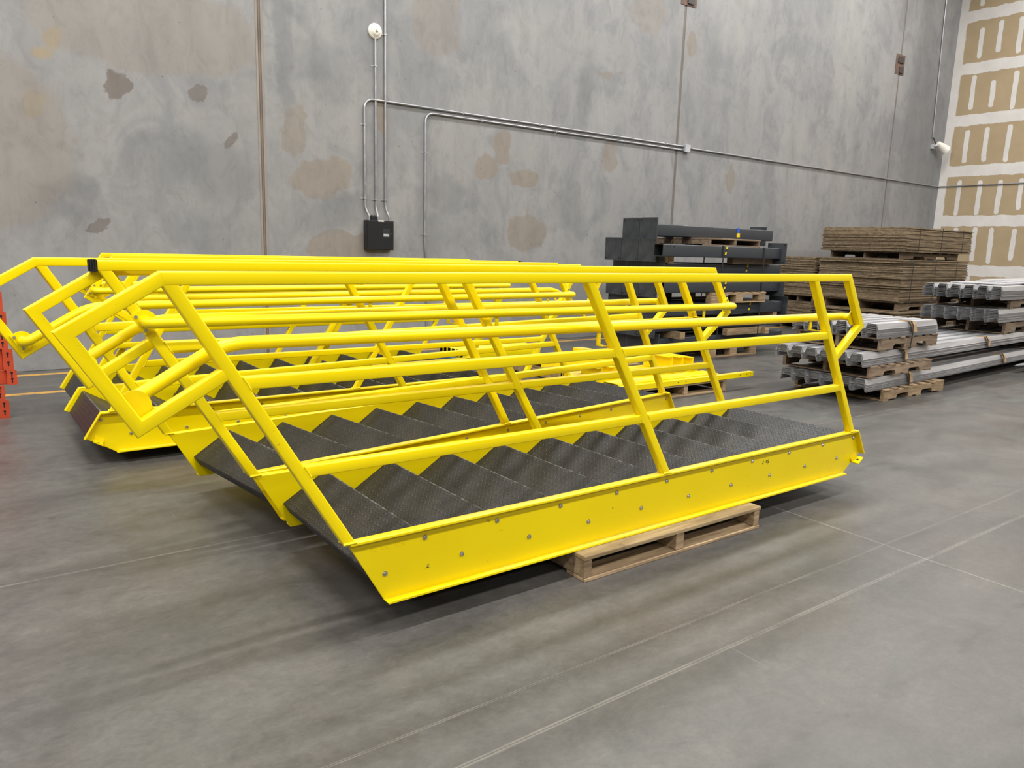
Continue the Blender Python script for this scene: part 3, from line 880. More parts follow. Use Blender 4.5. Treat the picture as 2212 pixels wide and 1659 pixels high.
def column(x0, x1, y, zc, plate_at, label, holes=None):
    root = empty('steel_column', (x0, y, zc - TUBE / 2))
    tag(root, label, 'steel column', 'dark grey steel columns stacked on pallets')
    mb = MB(); hollow_tube(mb, 0, x1 - x0, 0, TUBE / 2, TUBE, TUBE)
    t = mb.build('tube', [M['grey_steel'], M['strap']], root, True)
    mb = MB()
    if plate_at == 'left': plate_mesh(mb, -0.016, 0, TUBE / 2, 0.296, 0.288, face=-1)
    else: plate_mesh(mb, x1 - x0, 0, TUBE / 2, 0.296, 0.288, face=-1)
    mb.build('base_plate', [M['plate_steel'], M['hole']], root, False, 0.002)
    if holes:
        hb = MB()
        for hx, hz in holes: hb.disc((hx, -TUBE / 2, hz), (0, -1, 0), 0.009, 0.0008, 10)
        hb.build('bolt_hole', M['hole'], t)
    return root

LAY = [  # z centre, x of the left plates, y centres, names, reversed front column, right end of the tubes
    (1.645, 7.06, (6.795, 7.10), 'top layer', None, 9.54),
    (1.395, 6.90, (6.64, 6.942, 7.244), 'second layer from the top', (6.410, 6.86, 9.22), 9.42),
    (1.165, 7.05, (6.63, 6.932, 7.234), 'third layer from the top', None, 9.55),
    (0.955, 6.95, (6.64, 6.942, 7.244), 'middle layer', (6.410, 6.92, 9.24), 9.50),
    (0.665, 7.02, (6.66, 6.962, 7.264), 'third layer from the floor', (6.425, 6.98, 9.38), 9.50),
    (0.455, 6.92, (6.60, 6.902, 7.204), 'second layer from the floor', None, 9.65),
    (0.215, 7.03, (6.62, 6.922, 7.224), 'lowest layer', None, 9.72)]
POSN = {2: ('the one nearer the stairs', 'the one nearer the wall'), 3: ('the one nearest the stairs', 'the middle one', 'the one nearest the wall')}
for zc, xp, ys, nm, rev, xe in LAY:
    for i, y in enumerate(ys):
        column(xp + 0.016, xe, y, zc, 'left', 'dark grey steel column with a square end plate, %s of the stack, %s' % (nm, POSN[len(ys)][i]))
    if rev:
        y, a, b = rev
        column(a, b, y, zc, 'right', 'dark grey steel column with open near end, front of the %s' % nm, [(0.07, 0.12), (0.13, 0.12), (0.19, 0.12)] if nm.startswith('second') else [(2.1, 0.04), (2.2, 0.04), (2.1, 0.12), (2.2, 0.12)])
# a shorter column standing behind the top layer with its plate on the far end
column(8.0, 10.02, 7.33, 1.645, 'right', 'dark grey steel column, top layer of the stack, plate showing at the far right end')

pallet((7.98, 6.44, 0), 0, 1.02, 0.84, 0.139, 'block', M['wood'], 'new block pallet on the floor under the dark steel columns', seed=5)
pallet((7.78, 6.30, 0.741), math.radians(-1), 1.10, 0.92, 0.137, 'block', M['wood'], 'block pallet halfway up the dark steel column stack', seed=6)
pallet((7.80, 6.42, 1.471), 0, 1.06, 0.98, 0.098, 'ply', M['wood_old'], 'worn pallet under the top layer of dark steel columns', seed=7)
def lumber(name, a, b, mat, label, cat, group=None):
    mb = MB(); mb.box(a, b); return tag(mb.build(name, mat, None, False, 0.003), label, cat, group)
lumber('dunnage_board', (8.35, 6.46, 1.2405), (9.30, 6.56, 1.3195), M['wood_old'], 'weathered timber under the second layer of steel columns, right half', 'timber', 'timbers between steel columns')
lumber('dunnage_board', (7.12, 6.46, 1.2405), (7.20, 7.25, 1.3195), M['wood'], 'short pale timber beside the square plates, second gap from the top', 'timber', 'timbers between steel columns')
for x, z0, z1, lb in ((7.5, 1.0305, 1.0895, 'timber between the third and middle layers of steel columns, left'), (9.0, 1.0305, 1.0895, 'timber between the third and middle layers of steel columns, right'),
                      (7.35, 0.5305, 0.5895, 'timber two layers up in the steel column stack, left'), (9.2, 0.5305, 0.5895, 'pale timber two layers up in the steel column stack, right'),
                      (7.3, 0.2905, 0.3795, 'pale timber on the lowest steel columns, left end'), (9.05, 0.2905, 0.3795, 'pale timber on the lowest steel columns, right end')):
    lumber('dunnage_board', (x, 6.36, z0), (x + 0.09, 7.30, z1), M['wood'], lb, 'timber', 'timbers between steel columns')
lumber('dunnage_board', (8.3, 6.42, 0.2905), (9.04, 6.50, 0.3795), M['wood'], 'long timber lying lengthwise on the lowest steel columns', 'timber', 'timbers between steel columns')

def band_loop(name, pts, wdt, thick, axis, at, mat, label, cat, group=None):
    """a strap: closed loop of (p, q) points in the plane axis=at"""
    mb = MB(); n = len(pts)
    P = [Vector(p) for p in pts]
    cen = sum(P, Vector((0, 0))) / n
    rings = []
    for p in P:
        o = p + (p - cen).normalized() * thick
        q = [(at - wdt / 2, p), (at + wdt / 2, p), (at + wdt / 2, o), (at - wdt / 2, o)]
        rings.append([((t, v.x, v.y) if axis == 0 else (v.x, t, v.y)) for t, v in q])
    rings.append(rings[0])
    mb.loft(rings, cap=False)
    return tag(mb.build(name, mat), label, cat, group)
for x, lb in ((7.97, 'left black strap round the stacked steel columns'), (8.83, 'right black strap round the stacked steel columns')):
    band_loop('strap', [(6.325, 0.145), (7.345, 0.145), (7.345, 1.468), (6.325, 1.468)], 0.022, 0.004, 0, x, M['strap'], lb, 'strap')
mb = MB(); mb.box((8.72, 6.706, 1.66), (8.76, 6.7195, 1.725)); tag(mb.build('tape_marker', M['blue']), 'blue tape tab on the top dark steel column', 'tape')
def hazard(x, y, z0, z1, lb):
    mb = MB(); n = 4
    for i in range(n):
        a = z0 + (z1 - z0) * i / n; b = z0 + (z1 - z0) * (i + 1) / n
        s0, s1 = (a - z0) * 0.25, (b - z0) * 0.25
        mb.add([(x + s0, y, a), (x + 0.03 + s0, y, a), (x + 0.03 + s1, y, b), (x + s1, y, b), (x + s0, y - .004, a), (x + 0.03 + s0, y - .004, a), (x + 0.03 + s1, y - .004, b), (x + s1, y - .004, b)],
               [(0, 1, 2, 3), (7, 6, 5, 4), (0, 4, 5, 1), (1, 5, 6, 2), (2, 6, 7, 3), (3, 7, 4, 0)], i % 2)
    tag(mb.build('hazard_tape', [M['strap'], M['tag']]), lb, 'tape', 'black and yellow tape strips on the columns')
hazard(8.0, 6.3345, 1.325, 1.465, 'black and yellow tape strip on the second layer of steel columns')
hazard(8.75, 6.5545, 1.095, 1.235, 'black and yellow tape strip on the third layer of steel columns')
hazard(8.03, 6.3345, 0.885, 1.02, 'black and yellow tape strip on the middle layer of steel columns')
hazard(8.60, 6.3495, 0.595, 0.735, 'black and yellow tape strip on the third layer from the floor')
mb = MB(); mb.box((8.72, 6.704, 1.60), (8.77, 6.7195, 1.655)); tag(mb.build('tape_marker', M['tag']), 'yellow tape tab just below the blue one on the top column', 'tape')

# ------------------------------------------------------------------ brown board piles
bm_ = MB(); bm_.box((0, 0, 0), (2.40, 1.55, 0.0178)); mesh_board = bm_.mesh('particle_board', M['board'])
bm_ = MB(); bm_.box((0, 0, 0), (2.30, 0.72, 0.0178)); mesh_narrow = bm_.mesh('particle_board', M['board'])
def pile(x, y, z0, z1, me, label, group, seed, pitch=0.0193, jit=0.014, fan=0.05):
    rnd = random.Random(seed); z = z0; n = int((z1 - z0) / (pitch + 0.0005))
    off = 0.0; cl = 0.0
    for i in range(n):
        if rnd.random() < 0.25: cl = rnd.uniform(-fan, fan); z += 0.004 * (rnd.random() < 0.5)
        o = bpy.data.objects.new('particle_board', me); C.objects.link(o)
        o.location = (x + cl + rnd.uniform(-jit, jit), y + cl * 0.7 + rnd.uniform(-jit, jit), z)
        o.rotation_euler = (0, 0, math.radians(rnd.uniform(-0.25, 0.25)))
        o['label'] = label; o['category'] = 'board'; o['group'] = group
        z += pitch
    return z
zt = pile(12.92, 6.50, 0.10, 0.495, mesh_board, 'brown particle board sheet in the lowest bundle, below the tall pile by the drywall', 'particle boards of the lowest bundle', 11)
pallet((12.98, 6.56, zt), 0, 2.2, 1.35, 0.63 - zt, 'notched', M['wood_old'], 'pallet between the lowest and the tall middle bundle of brown boards', seed=12)
zm = pile(12.92, 6.50, 0.631, 1.352, mesh_board, 'brown particle board sheet in the tall middle bundle beside the drywall', 'particle boards of the middle bundle', 13)
pallet((13.05, 6.62, zm + 0.001), 0, 2.1, 1.30, 1.49 - zm - 0.002, 'notched', M['wood_old'], 'pallet holding up the topmost bundle of brown boards', seed=14)
zq = pile(12.95, 6.50, 1.491, 1.915, mesh_board, 'brown particle board sheet in the topmost bundle of the pile', 'particle boards of the top bundle', 15, fan=0.02)
pallet((12.98, 6.56, 0), 0, 2.2, 1.35, 0.099, 'notched', M['wood_old'], 'pallet on the floor under the brown board pile', seed=16)
pallet((12.95, 8.12, 0), 0, 2.2, 0.66, 0.099, 'notched', M['wood_old'], 'pallet on the floor under the narrow board pile by the concrete wall', seed=17)
z3 = pile(12.88, 8.11, 0.10, 0.52, mesh_narrow, 'brown board in the lower bundle of the narrow pile against the concrete wall', 'boards of the lower narrow bundle', 18, fan=0.015)
pallet((12.95, 8.12, z3), 0, 2.2, 0.66, 0.635 - z3, 'notched', M['wood_old'], 'pallet in the middle of the narrow board pile by the concrete wall', seed=19)
z4 = pile(12.88, 8.11, 0.636, 1.365, mesh_narrow, 'brown board in the upper bundle of the narrow pile against the concrete wall', 'boards of the upper narrow bundle', 20, fan=0.015)
for x, nm in ((13.25, 'left'), (14.05, 'middle'), (14.85, 'right')):
    for z0, z1, b in ((1.486, 1.916, 'topmost'), (0.626, 1.354, 'tall middle')):
        band_loop('strap', [(6.44, z0), (8.085, z0), (8.085, z1), (6.44, z1)], 0.016, 0.004, 0, x + (0 if b == 'topmost' else -0.1), M['strap'], '%s black strap round the %s bundle of brown boards' % (nm, b), 'strap', 'straps on the board bundles')
band_loop('strap', [(6.44, 0.10), (8.085, 0.10), (8.085, 0.497), (6.44, 0.497)], 0.016, 0.004, 0, 13.3, M['strap'], 'black strap round the lowest bundle of brown boards', 'strap', 'straps on the board bundles')

# ------------------------------------------------------------------ galvanised deck sheets
def deck_mesh(L, ribs=6, p=0.152, hgt=0.050, t=0.0016):
    pr = [(0.0, 0.0)]
    y = 0.012
    for i in range(ribs):
        a = i * p
        pr += [(a + 0.010, 0.0), (a + 0.026, hgt), (a + 0.026 + 0.090, hgt), (a + 0.132, 0.0)]
    pr += [(ribs * p, 0.0)]
    up = [(a, b + t) for a, b in pr]
    mb = MB()
    n = len(pr)
    vs = [(x, a, b) for x in (0.0, L) for a, b in pr] + [(x, a, b) for x in (0.0, L) for a, b in up]
    fs = []
    for i in range(n - 1):
        fs.append((i, i + 1, n + i + 1, n + i)); fs.append((2 * n + i, 3 * n + i, 3 * n + i + 1, 2 * n + i + 1))
        fs.append((i, 2 * n + i, 2 * n + i + 1, i + 1)); fs.append((n + i, n + i + 1, 3 * n + i + 1, 3 * n + i))
    for a in (0, n - 1):
        fs.append((a, n + a, 3 * n + a, 2 * n + a))
    mb.add(vs, fs)
    return mb.mesh('deck_sheet', M['galv'])
def bundle(x, y, z, rz, L, n, label, group, seed, dz=0.0080, jit=0.007):
    rnd = random.Random(seed); me = deck_mesh(L)
    for i in range(n):
        o = bpy.data.objects.new('deck_sheet', me); C.objects.link(o)
        o.location = (x + rnd.uniform(-jit, jit), y + rnd.uniform(-.004, .004), z + i * dz)
        o.rotation_euler = (0, 0, rz + math.radians(rnd.uniform(-0.05, 0.05)))
        o['label'] = label; o['category'] = 'metal sheet'; o['group'] = group
def at_line(x0, y0, rz, d, off=0.0):
    return (x0 + math.cos(rz) * d - math.sin(rz) * off, y0 + math.sin(rz) * d + math.cos(rz) * off)

def deckstrap(x0, y0, rz, d, z0, z1, W, label, wdt=0.016):
    """strap across a bundle at distance d along it (local frame)"""
    pts = [(-0.014, z0), (-0.024, z1 - 0.105), (-0.018, z1 - 0.030), (0.004, z1 + 0.011), (0.12, z1 + 0.011), (W - 0.05, z1 + 0.004), (W + 0.012, z0)]
    mb = MB(); n = len(pts); rings = []
    P = [Vector(p) for p in pts]; cen = sum(P, Vector((0, 0))) / n
    for p in P:
        o = p + (p - cen).normalized() * 0.004
        ring = []
        for t, v in ((d - wdt / 2, p), (d + wdt / 2, p), (d + wdt / 2, o), (d - wdt / 2, o)):
            a = at_line(x0, y0, rz, t, v.x); ring.append((a[0], a[1], v.y))
        rings.append(ring)
    rings.append(rings[0]); mb.loft(rings, cap=False)
    tag(mb.build('strap', M['strap']), label, 'strap', 'straps on the metal deck bundles')
def protector(x0, y0, rz, d, zt, label, w=0.085):
    """folded board under the strap at the near top edge"""
    mb = MB(); t = 0.006
    pts = [(0.115, zt + 0.001), (0.010, zt + 0.001), (-0.006, zt - 0.030), (-0.012, zt - 0.105)]
    for i in range(len(pts) - 1):
        p, q = Vector(pts[i]), Vector(pts[i + 1])
        nn = (q - p).normalized(); nn = Vector((nn.y, -nn.x)) * t
        if nn.y < 0 and i < 1: nn = -nn
        if i >= 1 and nn.x > 0: nn = -nn
        vs = []
        for tt in (d - w / 2, d + w / 2):
            for v in (p, q, q + nn, p + nn):
                a = at_line(x0, y0, rz, tt + (0.11 - v.x) * 0.30 + (zt - v.y) * 0.25, v.x); vs.append((a[0], a[1], v.y))
        mb.add(vs, [(0, 1, 2, 3), (7, 6, 5, 4), (0, 4, 5, 1), (1, 5, 6, 2), (2, 6, 7, 3), (3, 7, 4, 0)])
    tag(mb.build('edge_protector', M['card']), label, 'edge protector', 'cardboard edge protectors')

RZ = math.radians(3.4)
pallet((7.21, 3.66, 0), 0, 1.235, 0.98, 0.119, 'notched', M['wood'], 'notched pallet on the floor under the lowest long deck bundle', seed=21)
pallet((12.4, 3.98, 0), RZ, 1.2, 0.95, 0.119, 'notched', M['wood_old'], 'pallet under the far end of the lowest long deck bundle', seed=22)
bundle(6.87, 3.66, 0.120, RZ, 7.2, 10, 'long galvanised corrugated deck sheet in the lowest bundle near the floor', 'deck sheets of the lowest bundle', 23)
pallet((6.91, 3.66, 0.252), 0, 1.195, 0.95, 0.116, 'notched', M['wood_old'], 'weathered pallet lying on the lowest deck bundle, left end', seed=24)
pallet((11.4, 3.95, 0.252), RZ, 1.2, 0.95, 0.116, 'notched', M['wood_old'], 'pallet between the two long deck bundles, far end', seed=25)
bundle(6.76, 3.66, 0.369, RZ, 7.2, 10, 'long galvanised corrugated deck sheet in the second bundle up', 'deck sheets of the second bundle', 26)
pallet((7.06, 3.665, 0.500), math.radians(1.0), 1.16, 0.90, 0.128, 'notched', M['wood_old'], 'weathered pallet on top of the second deck bundle under the short sheets', seed=27)
bundle(6.98, 3.66, 0.629, math.radians(1.0), 1.22, 11, 'short corrugated deck sheet in the small bundle on the stack', 'deck sheets of the short bundle', 28, 0.0086, 0.010)
deckstrap(6.87, 3.66, RZ, 0.87, 0.100, 0.245, 0.91, 'black strap round the lowest deck bundle near its left end')
deckstrap(6.87, 3.66, RZ, 3.55, 0.118, 0.245, 0.91, 'black strap round the lowest deck bundle further along')
deckstrap(6.76, 3.66, RZ, 0.82, 0.255, 0.492, 0.91, 'black strap round the second deck bundle near its left end')
deckstrap(6.76, 3.66, RZ, 3.05, 0.367, 0.492, 0.91, 'black strap round the second deck bundle further along')
deckstrap(6.98, 3.66, math.radians(1), 0.62, 0.505, 0.768, 0.91, 'black strap round the short deck bundle and its pallet')
protector(6.87, 3.66, RZ, 0.87, 0.245, 'bent cardboard under the strap of the lowest deck bundle, left end')
protector(6.87, 3.66, RZ, 3.55, 0.245, 'bent cardboard under the strap of the lowest deck bundle, further along')
protector(6.76, 3.66, RZ, 0.82, 0.492, 'bent cardboard under the strap of the second deck bundle, left end')
protector(6.76, 3.66, RZ, 3.05, 0.492, 'bent cardboard under the strap of the second deck bundle, further along')
protector(6.98, 3.66, math.radians(1), 0.62, 0.768, 'bent cardboard under the strap of the short deck bundle')
# the pair of bundles standing further right on the long sheets
XA, YA, RA = 10.08, 3.74, math.radians(3.4)
pallet((10.4, 3.88, 0.500), RA, 1.8, 0.86, 0.150, 'notched', M['wood_old'], 'pallet under the lower of the two right-hand deck bundles', seed=29)
bundle(XA, YA + 0.10, 0.651, RA, 5.2, 12, 'galvanised deck sheet in the lower of the two right-hand bundles', 'deck sheets of the lower right-hand bundle', 30, 0.0096, 0.008)
pallet((10.45, 3.88, 0.810), RA, 1.8, 0.86, 0.115, 'notched', M['wood_old'], 'pallet between the two right-hand deck bundles', seed=31)
bundle(XA - 0.06, YA + 0.08, 0.926, RA, 5.2, 12, 'galvanised deck sheet in the upper of the two right-hand bundles', 'deck sheets of the upper right-hand bundle', 32, 0.0100, 0.012)
mb = MB()
for i, (x, y, L, lb) in enumerate(((10.55, 4.02, 1.7, 'loose flat grey sheet on the upper right-hand deck bundle, lowest'), (11.2, 3.98, 2.2, 'loose flat grey sheet lying second on the right-hand deck bundle'), (11.6, 4.1, 2.4, 'loose flat grey sheet on top of the right-hand deck bundle'))):
    mb = MB(); mb.box((0, 0, 0), (L, 0.62, 0.012))
    o = mb.build('metal_sheet', M['galv'], None, False, 0.001); o.location = (x, y, 1.094 + i * 0.0125); o.rotation_euler = (0, 0, math.radians(4 + i))
    tag(o, lb, 'metal sheet', 'loose flat sheets')
mb = MB(); mb.box((10.9, 3.2, 0), (11.0, 3.75, 0.10)); tag(mb.build('dunnage_board', M['wood_old'], None, False, 0.003), 'timber on the floor under the sheets at the right edge', 'timber')
for i in range(3):
    mb = MB(); mb.add([(0, 0, 0), (3.2, -0.85, 0), (3.2, 0.02, 0), (0, 0, .004), (3.2, -0.85, .004), (3.2, 0.02, .004)], [(0, 2, 1), (3, 4, 5), (0, 1, 4, 3), (1, 2, 5, 4), (2, 0, 3, 5)])
    o = mb.build('metal_sheet', M['galv']); o.location = (10.62 + i * 0.05, 3.80, 0.101 + i * 0.006)
    tag(o, 'grey metal sheet corner sticking out beside the lowest deck bundle, right edge', 'metal sheet', 'sheets at the right edge')

# ------------------------------------------------------------------ small yellow parts on pallets
def channel(a, length, axis, w, hgt, t, label, holes=0, opening='down'):
    root_mb = MB()
    if opening == 'down': ol = [(0, 0), (t, 0), (t, hgt - t), (w - t, hgt - t), (w - t, 0), (w, 0), (w, hgt), (0, hgt)]
    elif opening == 'side': ol = [(0, 0), (w, 0), (w, t), (t, t), (t, hgt - t), (w, hgt - t), (w, hgt), (0, hgt)]
    elif opening == 'z': ol = [(0, hgt - t), (w * 0.5, hgt - t), (w * 0.5, 0), (w, 0), (w, t), (w * 0.5 + t, t), (w * 0.5 + t, hgt), (0, hgt)]
    else: ol = [(0, 0), (w, 0), (w, hgt), (0, hgt)]
    if axis == 'x': fn = lambda p, q, s: (s, p, q)
    else: fn = lambda p, q, s: (p, s, q)
    root_mb.prism(ol, fn, 0, length)
    o = root_mb.build('steel_channel', M['yellow'], None, False, 0.002); o.location = a
    tag(o, label, 'steel channel', 'loose yellow steel parts')
    if holes:
        hb = MB()
        for hx in (length - 0.05, length - 0.11, length - 0.22, length - 1.05, length - 1.16):
            hb.disc((hx, 0, hgt * 0.55), (0, -1, 0), 0.006, 0.0008, 10)
        hb.build('bolt_hole', M['hole'], o)
    return o
pallet((5.04, 4.785, 0), 0, 1.20, 1.0, 0.122, 'ply', M['wood'], 'pallet with long yellow steel channels, behind the first two staircases', seed=33)
channel((4.72, 4.775, 0.1225), 1.94, 'x', 0.055, 0.050, 0.005, 'long yellow steel rail along the near edge of the parts pallet', 1, 'down')
channel((4.78, 4.85, 0.1225), 1.40, 'x', 0.20, 0.055, 0.006, 'wide yellow channel lying second from the near edge of the parts pallet', 0, 'down')
channel((4.72, 5.08, 0.1225), 1.42, 'x', 0.20, 0.075, 0.006, 'wide yellow channel lying third from the near edge of the parts pallet', 0, 'down')
channel((4.66, 5.31, 0.1225), 1.40, 'x', 0.20, 0.075, 0.006, 'wide yellow channel lying furthest back on the parts pallet', 0, 'down')
for i in range(3):
    channel((5.66 + 0.155 * i, 5.06, 0.1985), 0.40, 'y', 0.12, 0.150 - 0.012 * i, 0.006, ('left', 'middle', 'right')[i] + ' one of three yellow Z sections standing on the parts pallet', 0, 'z')
for i in range(3):
    channel((4.74 + 0.165 * i, 5.10, 0.1985), 0.30, 'y', 0.12, 0.095, 0.006, ('left', 'middle', 'right')[i] + ' one of three yellow sections at the left end of the parts pallet', 0, 'z')
pallet((4.98, 5.95, 0), 0, 1.20, 0.90, 0.122, 'ply', M['wood'], 'pallet with small yellow brackets, middle of the three parts pallets', seed=34)
channel((4.95, 6.20, 0.1225), 1.25, 'x', 0.22, 0.050, 0.006, 'flat yellow channel at the near side of the middle parts pallet', 0, 'down')
channel((4.95, 6.46, 0.1225), 1.25, 'x', 0.22, 0.060, 0.006, 'flat yellow channel at the far side of the middle parts pallet', 0, 'down')
for i, (x, y) in enumerate(((5.25, 6.25), (5.55, 6.25), (5.80, 6.50))):
    channel((x, y, 0.1735 if y < 6.4 else 0.1835), 0.18, 'y', 0.14, 0.05, 0.005, ('first', 'second', 'third')[i] + ' small yellow bracket from the left on the middle parts pallet', 0, 'side')
pallet((4.46, 7.02, 0), 0, 1.20, 0.60, 0.122, 'ply', M['bluep'], 'blue-edged pallet with hollow yellow tubes, closest to the wall', seed=35)
for i in range(6):
    mb = MB(); hollow_tube(mb, 0, 1.1, 0, 0.05, 0.07, 0.10, 0.006)
    o = mb.build('steel_tube', [M['yellow'], M['strap']], None, True); o.location = (4.50, 7.08 + 0.088 * i, 0.1225)  # black inside paints the shade of the open ends
    tag(o, 'short hollow yellow steel tube, number %s in the row from the stairs' % ('one', 'two', 'three', 'four', 'five', 'six')[i], 'steel tube', 'loose yellow steel parts')
mb = MB(); mb.pipe(fillet([(4.95, 8.86, 0.011), (5.20, 8.74, 0.011), (5.35, 8.42, 0.011), (5.75, 8.25, 0.011), (6.1, 8.40, 0.011)], 0.2, 6), 0.010, 10)
tag(mb.build('cord', M['yellow'], None, True), 'thin yellow cord on the floor by the concrete wall', 'cord')

# ------------------------------------------------------------------ orange rack beams at the left edge
def rack_beam(x1, y, z, hgt, label):
    root = empty('rack_beam', (x1 - 2.4, y, z)); tag(root, label, 'rack beam', 'orange rack beams stacked at the left edge')
    mb = MB(); mb.box((0.0, 0.0, 0.0), (2.335, 0.05, hgt)); mb.box((0, 0.05, 0), (2.335, 0.075, hgt * 0.7)); mb.build('beam', M['red'], root, False, 0.004)
    mb = MB()
    mb.box((2.335, -0.03, -0.0), (2.345, 0.085, hgt), 0); mb.box((2.335, -0.036, 0.0), (2.40, -0.03, hgt), 0)
    for k in range(2):
        zz = hgt * (0.3 + 0.42 * k)
        mb.disc((2.368, -0.036, zz + 0.012), (0, -1, 0), 0.009, 0.001, 10, 1)
        mb.box((2.364, -0.0372, zz - 0.018), (2.372, -0.036, zz + 0.012), 1)
    mb.build('end_connector', [M['red'], M['hole']], root, False, 0.001)
    return root
ORD = ('lowest', 'second from the floor', 'third from the floor', 'fourth from the floor', 'third from the top', 'second from the top', 'topmost')
for i, (x1, z, hgt) in enumerate(((0.235, 0.0, 0.142), (0.215, 0.143, 0.108), (0.30, 0.252, 0.110), (0.285, 0.363, 0.160), (0.26, 0.524, 0.120), (0.265, 0.645, 0.155), (0.250, 0.801, 0.148))):
    rack_beam(x1, 6.72, z, hgt, 'orange-red rack beam, %s in the stack at the left edge' % ORD[i])

# ------------------------------------------------------------------ things on the walls
YF = YB
root = empty('control_panel', (4.17, YF, 1.29)); tag(root, 'black fire alarm control box on the concrete wall', 'control panel')
mb = MB(); mb.box((0, -0.09, 0), (0.375, 0, 0.365)); mb.build('cabinet', M['panel'], root, False, 0.003)
mb = MB(); mb.box((0.006, -0.097, 0.006), (0.369, -0.0905, 0.356)); dr = mb.build('door', M['panel'], root, False, 0.003)
mb = MB(); mb.box((0.215, -0.1, 0.150), (0.318, -0.0972, 0.262)); wn = mb.build('display_window', M['strap'], dr, False, 0.001)
mb = MB(); mb.box((0.228, -0.1012, 0.170), (0.304, -0.1002, 0.205)); o = mb.build('display_screen', M['label'], dr); o['label'] = 'pale display behind the window'
mb = MB(); mb.disc((0.345, -0.097, 0.205), (0, -1, 0), 0.006, 0.004, 12); mb.build('lock', M['bolt'], dr)
mb = MB(); mb.box((0.155, -0.099, 0.351), (0.235, -0.0965, 0.368)); o = mb.build('sticker', M['white'], root); o['label'] = 'small white label strip'
mb = MB(); mb.box((0.075, -0.07, 0.365), (0.155, -0.01, 0.415)); mb.box((0.083, -0.06, 0.415), (0.10, -0.03, 0.43)); mb.box((0.12, -0.06, 0.415), (0.135, -0.03, 0.43)); mb.build('transformer', M['panel'], root, False, 0.002)

root = empty('alarm_strobe', (4.33, YF, 3.90)); tag(root, 'round off-white alarm horn strobe high on the wall', 'alarm')
mb = MB()
prof = [(0.088, 0.0), (0.090, 0.018), (0.078, 0.030), (0.072, 0.030), (0.066, 0.038), (0.052, 0.042), (0.046, 0.050), (0.030, 0.052), (0.0, 0.053)]
n = 40; rings = []
for r, d in prof: rings.append([(max(r, .0005) * math.cos(2 * math.pi * j / n), -d, max(r, .0005) * math.sin(2 * math.pi * j / n)) for j in range(n)])
mb.loft(rings); mb.build('housing', M['white'], root, True)
mb = MB(); mb.disc((0.004, -0.05, 0.0), (0, -1, 0), 0.020, 0.03, 20, r2=0.015); mb.build('strobe_lens', M['lens'], root, True)

def conduit(pts, r, label, clamps=(), bend=0.13, name='conduit'):
    mb = MB(); mb.pipe(fillet(pts, bend, 8), r, 12)
    o = mb.build(name, M['conduit'], None, True); tag(o, label, 'conduit', 'steel conduits on the walls')
    cm = None
    for (x, z, hor) in clamps:
        cm = MB()
        if hor:
            cm.box((x - 0.009, YF - 0.034, z - 0.018), (x + 0.009, YF, z + 0.018)); cm.box((x - 0.009, YF - 0.004, z - 0.05), (x + 0.009, YF, z))
        else:
            cm.box((x - 0.018, YF - 0.034, z - 0.009), (x + 0.018, YF, z + 0.009)); cm.box((x - 0.055, YF - 0.004, z - 0.009), (x, YF, z + 0.009))
        cm.build('clamp', M['conduit'], o, False, 0.002)
    return o
yc = YF - 0.018; r = 0.0138
conduit([(4.225, yc - 0.03, 1.655), (4.225, yc - 0.03, 1.71), (4.185, yc, 1.80), (4.182, yc, 3.105), (9.955, yc, 3.105)], r, 'left conduit rising from the black box and turning right along the wall', [(4.182, 1.92, 0), (4.182, 2.80, 0)] + [(x, 3.105, 1) for x in (5.6, 6.9, 8.3, 9.5)])
conduit([(4.345, yc - 0.03, 1.655), (4.345, yc - 0.03, 1.71), (4.332, yc, 1.80), (4.33, yc, 3.82)], r, 'straight conduit from the black box up to the round alarm', [(4.33, 1.91, 0), (4.33, 3.5, 0)])
conduit([(4.50, yc - 0.03, 1.655), (4.50, yc - 0.03, 1.71), (4.464, yc, 1.81), (4.455, yc, 9.3)], r, 'tall conduit running from the black box past the alarm to the roof', [(4.463, 1.91, 0), (4.46, 3.88, 0)])
conduit([(5.085, yc, 0.02), (5.075, yc, 1.1), (5.04, yc, 1.35), (5.035, yc, 3.045), (9.955, yc, 3.045)], r, 'conduit rising from behind the stairs and turning right below the other', [(5.045, 1.5, 0), (5.04, 2.55, 0)] + [(x, 3.045, 1) for x in (5.9, 7.2, 8.6)])
conduit([(10.07, yc, 3.09), (18.89, yc, 3.062)], r, 'single conduit running right from the junction box to the corner', [(x, 3.08, 1) for x in (12.0, 14.2)])
mb = MB(); mb.pipe([(XR - 0.02, 8.88, 3.062), (XR - 0.02, 0.5, 3.10)], 0.0138, 12); tag(mb.build('conduit', M['conduit'], None, True), 'conduit continuing along the taped drywall', 'conduit', 'steel conduits on the walls')
root = empty('junction_box', (9.955, YF, 3.02)); tag(root, 'small grey square junction box on the concrete wall', 'junction box')
mb = MB(); mb.box((0, -0.055, 0), (0.115, 0, 0.115)); mb.build('box', M['grey_box'], root, False, 0.003)
mb = MB(); mb.box((-0.003, -0.06, -0.003), (0.118, -0.0552, 0.118)); mb.build('cover', M['grey_box'], root, False, 0.002)
conduit([(18.14, yc, 9.3), (18.14, yc, 6.8), (18.29, yc, 4.12)], 0.0138, 'conduit dropping from the roof to the flood lamp near the corner', [(18.2, 5.6, 0)], 0.3)
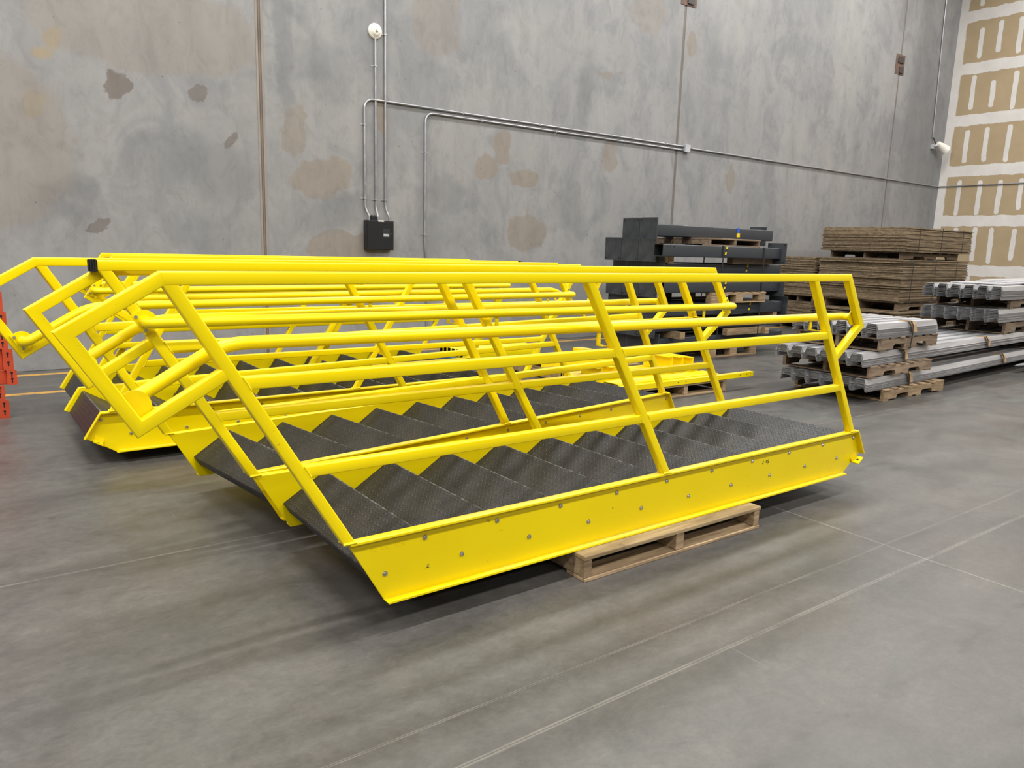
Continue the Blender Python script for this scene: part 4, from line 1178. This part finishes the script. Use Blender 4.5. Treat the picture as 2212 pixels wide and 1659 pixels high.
root = empty('flood_lamp', (18.33, YF, 3.93)); tag(root, 'white bell-shaped flood lamp on a swivel near the corner', 'flood lamp')
mb = MB(); mb.box((-0.06, -0.06, -0.06), (0.04, 0, 0.04)); mb.build('mount_box', M['grey_box'], root, False, 0.004)
mb = MB(); mb.pipe(fillet([(-0.04, -0.02, 0.19), (-0.02, -0.05, 0.15), (0.02, -0.05, 0.1), (0.06, -0.10, 0.03)], 0.04, 4), 0.012, 8); mb.build('cable', M['strap'], root, True)
mb = MB(); mb.pipe([(-0.02, -0.06, 0.0), (0.08, -0.13, 0.02)], 0.022, 10); mb.build('swivel_arm', M['grey_box'], root, True)
ax = Vector((0.80, -0.30, -0.52)).normalized(); s = ax.orthogonal().normalized(); t = ax.cross(s); p0 = Vector((0.07, -0.13, 0.04))
def lathe(prof, mat, name, parent):
    mb = MB(); rings = []
    for r_, d in prof: rings.append([tuple(p0 + ax * d + (s * math.cos(2 * math.pi * j / 24) + t * math.sin(2 * math.pi * j / 24)) * r_) for j in range(24)])
    mb.loft(rings); return mb.build(name, mat, parent, True)
lathe([(0.03, -0.05), (0.055, -0.04), (0.062, 0.02), (0.075, 0.05), (0.11, 0.20), (0.115, 0.23), (0.105, 0.232), (0.10, 0.21)], M['white'], 'lamp_shade', root)
lathe([(0.099, 0.205), (0.095, 0.215), (0.05, 0.225), (0.001, 0.228)], M['lens'], 'lamp_face', root)

def embed(x, z, label):
    root = empty('embed_plate', (x, YF, z)); tag(root, label, 'steel plate', 'steel embed plates across the wall joints')
    mb = MB(); mb.box((-0.18, -0.008, -0.20), (0.18, 0, 0.20)); mb.build('plate', M['rust'], root, False, 0.002)
    mb = MB(); mb.box((-0.10, -0.03, 0.03), (0.10, -0.0085, 0.15)); mb.build('weld_tab', M['dkplate'], root, False, 0.003)
    mb = MB(); mb.box((-0.04, -0.03, -0.17), (0.11, -0.0085, -0.04)); mb.build('weld_tab', M['dkplate'], root, False, 0.003)
embed(16.53, 5.42, 'rusty steel embed plate across the right-hand wall joint')
embed(9.86, 5.47, 'dark steel embed plate at the top of the middle wall joint')
